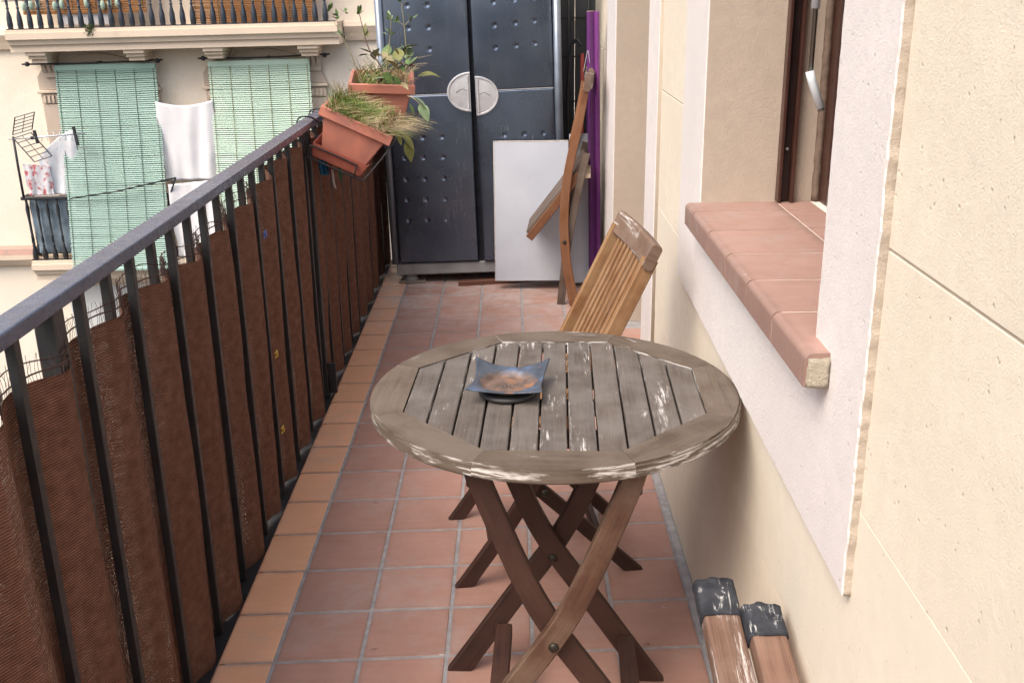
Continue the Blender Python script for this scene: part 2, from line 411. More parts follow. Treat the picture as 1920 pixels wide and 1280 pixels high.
# shade netting: knitted rows, holes where the cloth is stretched
t = NT('brown_shade_netting'); tc = t.n('TexCoord'); uv = tc.outputs['UV']
def uvs(sc):
    m = t.n('VectorMath', _operation='MULTIPLY'); t.L(uv, m.inputs[0]); m.inputs[1].default_value = sc; return m.outputs[0]
wv = t.n('TexWave', _wave_type='BANDS', _bands_direction='Y'); t.set(wv, Scale=62.0, Distortion=1.4, Detail=2.0); wv.inputs['Detail Scale'].default_value = 2.0; t.L(uv, wv.inputs['Vector'])
lo = t.noise(uvs((9, 1.4, 1)), 1, 4, .6); mid = t.noise(uv, 40, 4)
cc = t.ramp(t.math('ADD', t.math('MULTIPLY', wv.outputs['Fac'], .42), t.math('MULTIPLY', mid, .58)), [(.2, (.075, .035, .024)), (.55, (.165, .080, .054)), (.85, (.29, .160, .115))])
t.col(cc); t.rough(.9); t.b.inputs['Specular IOR Level'].default_value = .15
vo = t.n('TexVoronoi'); t.set(vo, Scale=330.0, Randomness=.6); t.L(uvs((.8, 1, 1)), vo.inputs['Vector'])
hole = t.math('MULTIPLY', t.math('MULTIPLY', t.mask(vo.outputs['Distance'], .30, .16), .42), t.mask(lo, .44, .66))
tr = t.n('BsdfTransparent'); mx = t.n('MixShader'); t.L(hole, mx.inputs[0]); t.L(t.b.outputs[0], mx.inputs[1]); t.L(tr.outputs[0], mx.inputs[2]); t.L(mx.outputs[0], t.out.inputs['Surface'])
t.bump(wv.outputs['Fac'], .6, .003); MT['net'] = t.m
MT['netthread'] = plain('netting_thread', (.06, .032, .026), .9, .2)

# facade across the street
MT['facade'] = plaster('facade_render', (.85, .755, .63), stipple=40, amp=.12, pit=False, dirt=(.66, .54, .42))
MT['stone'] = plaster('facade_stone', (.70, .58, .455), stipple=60, amp=.25, pit=False, dirt=(.45, .35, .27))
MT['stonegrey'] = plaster('facade_moulding', (.56, .46, .375), stipple=60, amp=.2, pit=False)
def blindmat(name, c, c2):
    t = NT(name); v = t.vec('Object', rnd=False)
    row = t.noise(t.vec('Object', (.25, .25, 46), False), 1, 2); bl = t.noise(v, 1.6, 4)
    cc = t.ramp(t.math('ADD', t.math('MULTIPLY', row, .5), t.math('MULTIPLY', bl, .5)), [(.3, c), (.7, c2)])
    t.col(cc); t.rough(.6); return t.m
MT['blindgreen'] = blindmat('green_blind_slat', (.28, .44, .37), (.38, .54, .47))
MT['blindpale'] = blindmat('pale_green_blind_slat', (.44, .60, .48), (.56, .71, .59))
MT['blindorange'] = blindmat('orange_blind_slat', (.30, .12, .028), (.42, .19, .052))
MT['blindwhite'] = blindmat('white_blind_slat', (.62, .63, .60), (.74, .74, .72))
MT['cord'] = plain('blind_cord', (.11, .15, .11), .8, .2)
MT['sheet'] = plain('white_sheet', (.72, .71, .72), .8, .06, 3, .3, 12, dist=.01)
MT['sheetgrey'] = plain('grey_blue_cover', (.16, .21, .25), .8, .5, 5, .4, 14, dist=.01)
t = NT('floral_cloth'); v = t.vec('Object', rnd=False)
cc = t.ramp(t.noise(v, 14, 4), [(.36, (.66, .66, .68)), (.5, (.62, .60, .62)), (.61, (.46, .10, .11)), (.67, (.48, .12, .13)), (.76, (.2, .3, .2))])
t.col(cc); t.rough(.85); MT['floral'] = t.m
t = NT('pale_print_cloth'); v = t.vec('Object', rnd=False)
cc = t.ramp(t.noise(v, 11, 3), [(.30, (.42, .58, .66)), (.42, (.68, .69, .72)), (.62, (.70, .70, .72)), (.74, (.55, .36, .38))])
t.col(cc); t.rough(.85); MT['print'] = t.m
MT['iron'] = plain('blue_black_iron', (.035, .046, .062), .5, .25, 20, .2)
MT['irondark'] = plain('black_iron', (.025, .026, .03), .5, .25, 20, .2)
MT['redtile'] = plain('red_coping', (.40, .22, .17), .8, .35, 12, .3, 30, c2=(.52, .40, .34))
MT['door'] = plain('old_door_wood', (.12, .065, .04), .6, .2)
MT['asphalt'] = plain('asphalt', (.05, .05, .052), .9, .2, 3, .4, 60, dist=.004)
MT['divider'] = plain('grey_divider', (.040, .043, .050), .5, .3, 5, .15)

# ================================================================== SETTING
# street far below
bm = bmesh.new(); bmesh.ops.create_grid(bm, x_segments=8, y_segments=8, size=1)
bmesh.ops.scale(bm, vec=(120, 120, 1), verts=bm.verts)
tag(obj('street', finish(bm, 'street'), MT['asphalt'], loc=(0, 0, -9.0)), kind='structure')

# balcony floor: grout bed with every tile a piece on it
X0, PX, Y0, PY, SK = -.8122, .21015, 2.0971, .2065, .0431
floor = box('balcony_floor', -.725, .80, -.6, 6.3, -.26, -.0004, MT['grout'], bev=.004); tag(floor, kind='structure')
fpos = Vector(floor.location)
def rowy(r, x): return Y0 + r*PY + SK*(x - X0)
G = .0046
def quad_tile(name, xa, xb, r, zt, mat, bull=False, seed=0):
    bm = bmesh.new(); ga = G
    P = [(xa+ga, rowy(r, xa)+ga), (xb-ga, rowy(r, xb)+ga), (xb-ga, rowy(r+1, xb)-ga), (xa+ga, rowy(r+1, xa)-ga)]
    cx = sum(p[0] for p in P)/4; cy = sum(p[1] for p in P)/4
    P = [(p[0]-cx, p[1]-cy) for p in P]
    vb = [bm.verts.new((x, y, -.012)) for x, y in P]; vt = [bm.verts.new((x, y, 0)) for x, y in P]
    bm.faces.new(vb[::-1]); bm.faces.new(vt)
    for i in range(4): bm.faces.new((vb[i], vb[(i+1) % 4], vt[(i+1) % 4], vt[i]))
    bm.normal_update()
    top = [e for e in bm.edges if all(abs(v.co.z) < 1e-6 for v in e.verts)]
    bmesh.ops.bevel(bm, geom=top, offset=.0022, segments=1, affect='EDGES')
    o = obj(name, finish(bm, 'tile'), mat, floor, loc=Vector((cx, cy, zt))-fpos)
    o.rotation_euler = (random.uniform(-.0025, .0025), random.uniform(-.0025, .0025), random.uniform(-.002, .002))
    return o
for r in range(-12, 20):
    for c in range(1, 6):
        xa = X0+c*PX; xb = X0+(c+1)*PX
        if c == 5: xb = .447
        quad_tile('floor_tile', xa, xb, r, .0015, MT['tile'])
    if r < 19:
        c = quad_tile('floor_tile', .4700, .70, r, .0015, MT['tile']) if 3.5 < rowy(r, .47) < 4.6 else None
# bullnose edge tiles: flat top, rounded outer nose that turns down over the slab edge
for r in range(-12, 19):
    xa, xb = -.7420, X0+PX-G
    prof = [(xb, -.012), (xb, -.001), (xb-.002, .001)]
    for k in range(0, 11):
        a = math.pi/2*k/10
        prof.append((xa+.012-.012*math.sin(a), -.011+.012*math.cos(a)))
    prof += [(xa, -.075), (xa+.012, -.075), (xa+.012, -.012)]
    bm = bmesh.new(); E = []
    for s in (0, 1):
        E.append([bm.verts.new((x, rowy(r+s, x)+(G*.8 if s == 0 else -G*.8), z)) for x, z in prof])
    n = len(prof)
    for k in range(n): bm.faces.new((E[0][k], E[0][(k+1) % n], E[1][(k+1) % n], E[1][k]))
    bm.faces.new(E[0]); bm.faces.new(E[1][::-1])
    bmesh.ops.recalc_face_normals(bm, faces=bm.faces)
    c = Vector((-.67, rowy(r+.5, -.67), 0)); bmesh.ops.translate(bm, vec=-c, verts=bm.verts)
    em_ = finish(bm, 'edge', True); em_.set_sharp_from_angle(angle=.5)
    obj('edge_tile', em_, MT['edge'], floor, loc=c-fpos+Vector((0, 0, .0005)))
# mortar fillet along the wall
bar('mortar_joint', Vector((.457, -.5, .001))-fpos, Vector((.457, 6.2, .003))-fpos, .022, .006, MT['grout'], floor, bev=.002)

# ================================================================== HOUSE WALL
wall = thing('house_wall', 'cream rendered house wall with white surround and tiled window sill, right side', 'wall', (.47, 1.5, 0))
wp = Vector(wall.location)
def wbox(name, x0, x1, y0, y1, z0, z1, mat, bev=.004, parent=None):
    o = box(name, x0-wp.x, x1-wp.x, y0-wp.y, y1-wp.y, z0-wp.z, z1-wp.z, mat, parent or wall, bev=bev); return o
WX, WB = .470, .80
gr = .0023
def courses(y0, y1, z0, z1):
    cuts = [z for z in (.49, .855, 1.228, 1.60, 1.97, 2.34) if z0+.02 < z < z1-.02]
    zs = [z0]+cuts+[z1]
    for a, b in zip(zs, zs[1:]):
        g0 = gr if a in cuts else 0; g1 = gr if b in cuts else 0
        thin = b <= .86
        if thin: g0 *= .35; g1 *= .35
        wbox('render_panel', WX+(.001 if b < .5 else 0), WB, y0, y1, a+g0, b-g1, MT['creamlow'] if b <= .86 else MT['cream'], bev=.0006)
courses(-.6, 2.6998, 0, .855)
courses(-.6, 1.2612, .8554, 2.75)
courses(1.2614, 2.70, .8554, .985)
courses(2.7002, 3.345, 0, 2.75)
courses(4.98, 6.3, 0, 2.75)
wbox('lintel', WX, WB, 1.2614, 2.70, 2.25, 2.75, MT['cream'])
wbox('lintel', WX, WB, 3.3452, 4.98, 2.35, 2.75, MT['cream'])
wbox('wall_core', WX+.006, WB-.002, 1.2613, 1.485, .985, 2.25, MT['creamlow'], 0)
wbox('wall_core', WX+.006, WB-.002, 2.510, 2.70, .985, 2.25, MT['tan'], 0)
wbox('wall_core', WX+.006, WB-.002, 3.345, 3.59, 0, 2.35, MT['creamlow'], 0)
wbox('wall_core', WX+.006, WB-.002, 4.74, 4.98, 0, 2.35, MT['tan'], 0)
wbox('wall_core', WX+.0065, WB-.003, -.6, 6.3, -.0, 0.001, MT['creamlow'], 0) if False else None
wbox('groove_back', WX+.0022, WB-.004, -.598, 1.260, .01, 2.74, MT['mortar'], 0)
wbox('groove_back', WX+.0026, WB-.0045, 1.263, 2.698, .01, .98, MT['mortar'], 0)
wbox('groove_back', WX+.0022, WB-.004, 2.702, 3.342, .01, 2.74, MT['mortar'], 0)
wbox('groove_back', WX+.0022, WB-.004, 4.985, 6.29, .01, 2.74, MT['mortar'], 0)

def surround(name, poly, depth, mats):
    """hand-trowelled raised border: polygon in (y,z), uneven outline, raw mortar on its sides"""
    P = []
    for (a, b) in zip(poly, poly[1:]+poly[:1]):
        A, B, rough = Vector(a[:2]), Vector(b[:2]), a[2]
        L = (B-A).length; n = max(1, int(L/.006)) if rough else 1
        nn = Vector((-(B-A).y, (B-A).x)).normalized()
        for k in range(n):
            p = A.lerp(B, k/n); w = 0
            if rough and k:
                s = p.x*7+p.y*9
                w = rough*(noise.noise((s*6, 1.3, 0))*.0028 + noise.noise((s*28, 7.1, 0))*.0009)
            P.append(p+nn*w)
    bm = bmesh.new()
    vb = [bm.verts.new((WX+.004-wp.x, p.x-wp.y, p.y-wp.z)) for p in P]
    vf = [bm.verts.new((WX-depth+.0022-wp.x, p.x-wp.y, p.y-wp.z)) for p in P]
    # chamfered, slightly irregular arris
    vi = []
    m = len(P)
    for i, p in enumerate(P):
        t_ = (P[(i+1) % m]-P[i-1]).normalized(); nn = Vector((-t_.y, t_.x))
        k = .0022+.0012*noise.noise((i*.7, 3.3, 0))
        vi.append(bm.verts.new((WX-depth-wp.x, p.x+nn.x*k-wp.y, p.y+nn.y*k-wp.z)))
    for i in range(m):
        j = (i+1) % m
        f = bm.faces.new((vb[i], vb[j], vf[j], vf[i])); f.material_index = 1
        f = bm.faces.new((vf[i], vf[j], vi[j], vi[i])); f.material_index = 0
    for tri in geometry.tessellate_polygon([[Vector((v.co.y, v.co.z, 0)) for v in vi]]):
        try: bm.faces.new([vi[i] for i in tri]).material_index = 0
        except ValueError: pass
    bmesh.ops.recalc_face_normals(bm, faces=bm.faces)
    me = finish(bm, name)
    for p_ in me.polygons: p_.use_smooth = p_.material_index == 1
    me.materials.append(mats[0]); me.materials.append(mats[1])
    return obj(name, me, None, wall)
surround('window_surround', [(1.262, .722, 1), (2.82, .770, 1), (2.82, 2.50, 0), (2.508, 2.50, .3), (2.508, .99, 0), (1.487, .985, .6), (1.487, 2.50, 0), (1.262, 2.50, 1.6)], .0135, (MT['band'], MT['mortar']))
surround('door_surround', [(3.335, .002, .4), (3.335, 2.48, 0), (3.59, 2.48, .3), (3.59, .002, 0)][::-1], .0135, (MT['band'], MT['mortar']))
surround('door_surround', [(4.74, .002, .4), (4.74, 2.48, 0), (5.17, 2.48, .3), (5.17, .002, 0)][::-1], .0135, (MT['band'], MT['mortar']))
# reveals (rough tan render on the sides of the openings)
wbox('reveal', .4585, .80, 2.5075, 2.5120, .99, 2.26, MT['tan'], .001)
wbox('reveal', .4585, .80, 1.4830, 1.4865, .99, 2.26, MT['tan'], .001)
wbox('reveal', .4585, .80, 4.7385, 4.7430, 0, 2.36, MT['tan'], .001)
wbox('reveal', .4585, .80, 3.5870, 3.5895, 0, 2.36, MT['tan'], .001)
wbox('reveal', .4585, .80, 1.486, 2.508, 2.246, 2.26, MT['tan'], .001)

# tiled sill
sill = wbox('window_sill', .434, .80, 1.4085, 2.5070, .985, 1.0348, MT['sillgrout'], .002)
spos = Vector(sill.location)
box('sill_front_bedding', .4213-wp.x-spos.x, .4338-wp.x-spos.x, 1.4085-wp.y-spos.y, 2.5065-wp.y-spos.y, .985-spos.z, 1.022-spos.z, MT['sillgrout'], sill)
ys = [1.404, 1.609, 1.801, 1.994, 2.196, 2.398, 2.506]
def sill_tile(ya, yb, xa, xb, nose):
    g = .0028
    if nose:
        prof = [(xb, 1.024), (xb, 1.036)]
        for k in range(0, 9):
            a = math.pi/2*k/8; prof.append((xa+.012-.012*math.sin(a), 1.024+.012*math.cos(a)))
        prof += [(xa, .984), (xa+.0098, .984), (xa+.0098, 1.024)]
    else: prof = [(xb, 1.024), (xb, 1.036), (xa, 1.036), (xa, 1.024)]
    bm = bmesh.new(); c = Vector(((xa+xb)/2, (ya+yb)/2, 1.03))
    E = [[bm.verts.new(Vector((x, y, z))-c) for x, z in prof] for y in (ya+g, yb-g)]
    n = len(prof)
    for k in range(n): bm.faces.new((E[0][k], E[0][(k+1) % n], E[1][(k+1) % n], E[1][k]))
    bm.faces.new(E[0]); bm.faces.new(E[1][::-1]); bmesh.ops.recalc_face_normals(bm, faces=bm.faces)
    me = finish(bm, 'silltile')
    for p in me.polygons: p.use_smooth = abs(p.normal.y) < .5
    me.set_sharp_from_angle(angle=.6)
    return obj('sill_tile', me, MT['silltile'], sill, loc=c-wp-spos)
for ya, yb in zip(ys, ys[1:]):
    yb2 = min(yb, 2.506)
    sill_tile(ya, yb2, .420, .641, True); sill_tile(ya+.012, yb2+(.012 if yb < 2.44 else 0), .644, .725, False)
# broken near end of the sill: raw plaster bedding
bm = bmesh.new(); bmesh.ops.create_cube(bm, size=1); bmesh.ops.subdivide_edges(bm, edges=bm.edges[:], cuts=6, use_grid_fill=True)
bmesh.ops.scale(bm, vec=(.031, .009, .043), verts=bm.verts)
for v_ in bm.verts: v_.co += v_.co.normalized()*.003*noise.noise(v_.co*90)
obj('sill_bedding', finish(bm, 'bedding', True), plaster('broken_bedding', (.70, .62, .49), stipple=220, amp=1.0, dist=.008), sill, loc=Vector((.4400, 1.4040, 1.0075))-wp-spos)

# window joinery, roller-shutter guide
win = wbox('window_frame', .745, .79, 2.440, 2.5072, 1.036, 2.25, MT['brown'], .003)
wloc = Vector(win.location)
def wsub(name, x0, x1, y0, y1, z0, z1, mat, bev=.003):
    return box(name, x0-wp.x-wloc.x, x1-wp.x-wloc.x, y0-wp.y-wloc.y, y1-wp.y-wloc.y, z0-wp.z-wloc.z, z1-wp.z-wloc.z, mat, win, bev=bev)
wsub('bottom_rail', .745, .79, 1.488, 2.4395, 1.036, 1.10, MT['brown'])
wsub('side_rail', .745, .79, 1.488, 1.55, 1.1005, 2.2, MT['brown'])
wsub('sash', .752, .785, 2.385, 2.4395, 1.1005, 2.2, MT['browndark'])
wsub('mullion', .748, .788, 1.97, 2.03, 1.1005, 2.2, MT['brown'])
wsub('pane', .765, .77, 2.0305, 2.3845, 1.1005, 2.2, MT['glass'], 0)
wsub('pane', .765, .77, 1.5505, 1.9695, 1.1005, 2.2, MT['glass'], 0)
gd = wbox('shutter_guide', .640, .648, 2.478, 2.5073, 1.037, 2.25, MT['brown'], .0015)
gl = Vector(gd.location)
for (a, b, c, d) in ((.670, .678, 2.478, 2.5073), (.6482, .6698, 2.498, 2.5071)):
    box('guide_web', a-wp.x-gl.x, b-wp.x-gl.x, c-wp.y-gl.y, d-wp.y-gl.y, 1.037-gl.z, 2.25-gl.z, MT['browndark'] if c > 2.49 else MT['brown'], gd, bev=.001)
obj('guide_screw', lathe_me([(.004, 0), (.004, .002), (.002, .003)], 10), MT['plinth'], gd, loc=Vector((.659, 2.4955, 1.165))-wp-gl, rot=(math.pi/2, 0, 0))
# mastic bead between render and frame
bm = bmesh.new(); tube_bm(bm, [(.738+.003*noise.noise((k*.9, 0, 0)), 2.503, 1.037+k*.02) for k in range(60)], .010, 8)
obj('mastic_bead', finish(bm, 'mastic', True), plain('mastic', (.17, .12, .09), .8, .25, 60, .5, 200), wall, loc=-wp)
# balcony door beyond the window
dr = wbox('balcony_door', .735, .775, 3.592, 4.738, .10, 2.34, MT['brown'], .004)
dl = Vector(dr.location)
for (a, b) in ((3.70, 4.14), (4.20, 4.64)):
    box('pane', .730-wp.x-dl.x, .7345-wp.x-dl.x, a-wp.y-dl.y, b-wp.y-dl.y, .45-dl.z, 2.2-dl.z, MT['glass'], dr, bev=.001)
wbox('door_step', .70, .79, 3.5915, 4.7365, .002, .098, MT['silltile'], .004)

# shutter crank hanging in the window
ck = thing('shutter_crank', 'slim metal shutter crank with white plastic grip hanging in the window', 'crank', (.646, 2.3, 1.35))
tube('crank_rod', [(0, 0, .005), (.0, 0, .30), (-.002, 0, .9)], .0055, MT['chrome'], ck, 10)
tube('upper_sleeve', [(.0, 0, .142), (.0, 0, .34)], .0095, MT['plasticwhite'], ck, 12)
tube('grip', [(-.002, 0, .012), (.004, -.002, -.008), (.026, -.008, -.066)], .0095, MT['plasticwhite'], ck, 12)
tube('grip_end', [(.0262, -.008, -.0665), (.0278, -.0085, -.0715)], .0075, MT['chrome'], ck, 12)

# ================================================================== RAILING
rail = thing('balcony_railing', 'dark slate metal balcony railing with square bars, left side', 'railing', (-.775, 3.4, 0))
rp = Vector(rail.location)
Y_END = 6.06
bar('top_rail', Vector((-.775, .2, 1.066))-rp, Vector((-.775, Y_END, 1.070))-rp, .050, .026, MT['rail'], rail, bev=.004, seg=2)
bar('bottom_rail', Vector((-.7815, .2, -.035))-rp, Vector((-.7815, Y_END, -.035))-rp, .072, .038, MT['barpaint'], rail, bev=.003)
BY = [1.742+.1275*(i-2) for i in range(-8, 38)]
for i, y in enumerate(BY):
    k = i-8
    if y > Y_END-.03: break
    if k in (1, 19): continue
    box('baluster', -.784-rp.x, -.766-rp.x, y-.009-rp.y, y+.009-rp.y, -.0145, 1.0525, MT['barpaint'], rail, bev=.0015)
for y in (1.627, 3.86):
    pst = box('post', -.797-rp.x, -.760-rp.x, y-.020-rp.y, y+.020-rp.y, -.0145, 1.0522, MT['barpaint'], rail, bev=.003)
    sub(box('post_foot', -.759-rp.x, -.728-rp.x, y-.006-rp.y, y+.006-rp.y, .0015, .13, MT['barpaint'], rail, bev=.002), pst)
box('end_post', -.795-rp.x, -.755-rp.x, Y_END-.04-rp.y, Y_END-rp.y, -.0145, 1.0522, MT['barpaint'], rail, bev=.003)

# shade netting woven in and out between the bars
def net_x(y, z):
    ph = math.pi*(y-1.742)/.1275
    s = max(-1, min(1, 1.3*(2/math.pi)*math.asin(max(-1, min(1, -math.cos(ph))))))
    return -.775 + .0235*s + .010*noise.noise((y*3.1, z*2.2, 1.7)) + .004*noise.noise((y*16, z*5, 4))
def net_top(y):
    b = .955 + .022*noise.noise((y*2.3, 0, 5))
    b += .006*math.sin(math.pi*(y-1.742)/.1275)**2 + .010*noise.noise((y*11, 0, 2))
    if y > 2.75: b += .065*min(1, (y-2.75)/.6)
    return b
def net_bot(y):
    return -.016 + .012*noise.noise((y*4, 2, 9)) + .008*noise.noise((y*23, 2, 9)) + (.010 if y > 2.74 else 0)
def net_piece(y0, y1):
    bm = bmesh.new(); uv = bm.loops.layers.uv.verify(); nz = 34; n = int((y1-y0)/.0106); g_ = []
    for i in range(n+1):
        y = y0+(y1-y0)*i/n; a, b = net_bot(y), net_top(y)
        g_.append([bm.verts.new((net_x(y, a+(b-a)*j/nz)-rp.x, y-rp.y, a+(b-a)*j/nz)) for j in range(nz+1)])
    for i in range(n):
        for j in range(nz):
            f = bm.faces.new((g_[i][j], g_[i+1][j], g_[i+1][j+1], g_[i][j+1]))
            for l in f.loops: l[uv].uv = (l.vert.co.y, l.vert.co.z)
    return finish(bm, 'net', True, uv=False)
net = tag(obj('shade_netting', net_piece(.75, 6.02), MT['net'], loc=rp), 'brown knitted shade netting woven between the railing bars', 'netting')
# loose selvedge: two running cords and the thin threads between
for off, r in ((.020, .0016), (.046, .0012)):
    bm = bmesh.new()
    tube_bm(bm, [(net_x(y, 1)-rp.x, y-rp.y, net_top(y)+off*(.75+.5*noise.noise((y*9, off*90, 0)))) for y in [.8+.012*k for k in range(185)]], r, 5)
    obj('selvedge_cord', finish(bm, 'cord', True), MT['netthread'], net)
bm = bmesh.new()
for k in range(420):
    y = .8+k*.0052+random.uniform(-.002, .002); zt = net_top(y)
    h = random.uniform(.030, .048)
    tube_bm(bm, [(net_x(y, 1)-rp.x, y-rp.y, zt-.006), (net_x(y, 1)-rp.x+random.uniform(-.004, .004), y+random.uniform(-.006, .006)-rp.y, zt+h*.5), (net_x(y, 1)-rp.x, y+random.uniform(-.009, .009)-rp.y, zt+h)], .0005, 3)
for y in (2.743, 2.70, 3.95, 4.25, 4.6):                       # frayed threads at the bottom hem
    for k in range(8):
        yy = y+random.uniform(-.02, .02); zb = net_bot(yy)
        tube_bm(bm, [(net_x(yy, zb)-rp.x, yy-rp.y, zb+.01), (net_x(yy, zb)+.02*random.random()-rp.x, yy-rp.y+random.uniform(-.02, .02), zb-.015)], .0007, 3)
obj('loose_threads', finish(bm, 'threads', False), MT['netthread'], net, kind='stuff')
def tie(name, y, z, mat, label, w=.03):
    o = thing(name, label, 'cable tie', (-.748, y, z))
    bar('strap', (0, -.014, -.006), (0, .014, -.004), .004, .006, mat, o, bev=.001)
    bar('strap', (0, -.013, .008), (.001, .013, .010), .004, .006, mat, o, bev=.001)
    bar('tie_head', (.003, -.003, .001), (.003, .005, .002), .006, .016, mat, o, bev=.001)
tie('cable_tie', 3.0, .855, MT['bluetie'], 'blue plastic tie near the top of the brown netting')
tie('cable_tie', 3.0, .475, MT['yellow'], 'yellow plastic tie halfway down the brown netting')
tie('cable_tie', 2.99, .225, MT['yellow'], 'yellow plastic tie low down on the brown netting')

# ================================================================== TABLE
TZ, TCX, TCY, TR = .740, .0775, 2.022, .3875
tb = thing('folding_table', 'round weathered slatted wooden folding table with crossed legs', 'table', (TCX, TCY, 0), (0, 0, math.radians(-2.5)))
AP = .305; HS = AP*math.tan(math.radians(22.5)); TH = .030
for k in range(8):                                             # eight rim pieces round the octagon
    bm = bmesh.new(); n = 12; ga = .0006; uv = bm.loops.layers.uv.verify()
    inn = [(-HS+ga, -AP), (HS-ga, -AP)]
    out = [(TR*math.sin(a), -TR*math.cos(a)) for a in [math.radians(22.5*(1-2*i/n))*.9985 for i in range(n+1)]]
    poly = inn + out
    T = [bm.verts.new((x, y, 0)) for x, y in poly]; B = [bm.verts.new((x, y, -TH)) for x, y in poly]
    bm.faces.new(T); bm.faces.new(B[::-1]); m = len(poly)
    for i in range(m): bm.faces.new((T[(i+1) % m], T[i], B[i], B[(i+1) % m]))
    bmesh.ops.recalc_face_normals(bm, faces=bm.faces); bm.normal_update()
    eg = [e for e in bm.edges if e.calc_length() < .5 and abs(e.verts[0].co.z-e.verts[1].co.z) < 1e-6 and all(v.co.xy.length > TR-.001 for v in e.verts)]
    bmesh.ops.bevel(bm, geom=eg, offset=.005, segments=2, affect='EDGES')
    bm.normal_update()
    for f in bm.faces:
        for l in f.loops:
            c = l.vert.co
            l[uv].uv = (c.x, c.y) if abs(f.normal.z) > .6 else (c.x, c.z+2)
    me = finish(bm, 'rim', False, uv=False)
    obj('rim_piece', me, MT['tablerim'], tb, loc=(0, 0, TZ+random.uniform(-.0006, .0006)), rot=(0, 0, k*math.pi/4))
NS = 11; pitch = 2*AP/NS
for i in range(NS):
    xa = -AP+pitch*i+.0022; xb = -AP+pitch*(i+1)-.0022
    def lim(x):
        x = abs(x)
        return AP-.0028 if x <= HS else AP-.0028-(x-HS)
    xs = [xa, xb]
    for q in (-HS, HS):
        if xa < q < xb: xs.append(q)
    xs.sort()
    top = [(x, lim(x)) for x in xs]; bot = [(x, -lim(x)) for x in xs[::-1]]
    me = prism_me([(y, -x) for x, y in top+bot], .029, 'z', bev=.0016)
    o = obj('table_slat', me, MT['table'], tb, loc=(0, 0, TZ-.0305+random.uniform(-.0008, .0008)), rot=(0, 0, math.pi/2))
for y in (-.16, .0, .16):                                          # battens under the slats
    bar('batten', (-.29, y, TZ-.0425), (.29, y, TZ-.0425), .050, .022, MT['leg'], tb)
LEG = [(-.152, .712), (-.138, .665), (-.095, .55), (-.045, .428), (.006, .335), (.073, .235), (.150, .118), (.248, -.03)]
lm = cut_z(ribbon_me(LEG, lambda s: .043+.006*s, .024), .0015)
lm2 = cut_z(ribbon_me([(-x, z) for x, z in LEG], lambda s: .043+.006*s, .024), .0015)
ly = {'A': 1.735, 'B': 1.708, 'C': 2.038, 'D': 2.065}
for nm, me_, mt in (('A', lm, 'leg'), ('B', lm2, 'legworn'), ('C', lm, 'leg'), ('D', lm2, 'leg')):
    obj('leg', me_, MT[mt], tb, loc=(0.0, ly[nm]-TCY, 0))
bm_bolt = lathe_me([(.010, 0), (.010, .003), (.006, .006), (.001, .007)], 14)
for y, x in ((1.6955, .004), (2.0255, .0)):
    obj('bolt', bm_bolt, MT['bolt'], tb, loc=(x-.004, y-TCY, .33), rot=(math.pi/2, 0, 0))
bar('stretcher', (-.118, ly['B']+.0125-TCY, .122), (-.118, ly['D']-.0125-TCY, .122), .038, .034, MT['leg'], tb)
bar('stretcher', (.165, ly['A']+.0125-TCY, .112), (.165, ly['C']-.0125-TCY, .112), .038, .034, MT['leg'], tb)
bar('top_stretcher', (-.155, ly['A']+.0125-TCY, .665), (-.155, ly['C']-.0125-TCY, .665), .022, .036, MT['leg'], tb)
bar('top_stretcher', (.155, ly['B']+.0125-TCY, .665), (.155, ly['D']-.0125-TCY, .665), .022, .036, MT['leg'], tb)

# ================================================================== ASHTRAY
ash = thing('ashtray', 'square curled blue metal ashtray with rusty bowl on the round table', 'ashtray', (-.0195, 2.006, TZ+.002), (0, 0, math.radians(-7)))
bm = bmesh.new(); n = 34; S = .080; g_ = []
def dish(x, y):
    r = math.hypot(x, y); z = .025
    lift = max(0, (r-.058)/.053)
    z += .017*lift**1.4*(.95+.35*y/S)
    if r < .062: z -= .012*min(1, (.062-r)/.014)
    return z
for i in range(n+1):
    row = []
    for j in range(n+1):
        x = -S+2*S*i/n; y = -S+2*S*j/n
        kx = 1-.13*(1-(x/S)**2)*abs(y/S)**2; ky = kx
        x2 = x*(1-.10*(1-(y/S)**2)*(x/S)**2); y2 = y*(1-.10*(1-(x/S)**2)*(y/S)**2)
        row.append(bm.verts.new((x2, y2, dish(x2, y2))))
    g_.append(row)
for i in range(n):
    for j in range(n): bm.faces.new((g_[i][j], g_[i+1][j], g_[i+1][j+1], g_[i][j+1]))
me = finish(bm, 'dish', True); o = obj('dish', me, MT['dish'], ash)
sm = o.modifiers.new('thick', 'SOLIDIFY'); sm.thickness = .0025; sm.offset = -1
obj('foot_ring', lathe_me([(.058, 0), (.061, .001), (.061, .0070), (.056, .0090), (.050, .0092)], 40), MT['dishbase'], ash, loc=(0, -.006, 0))

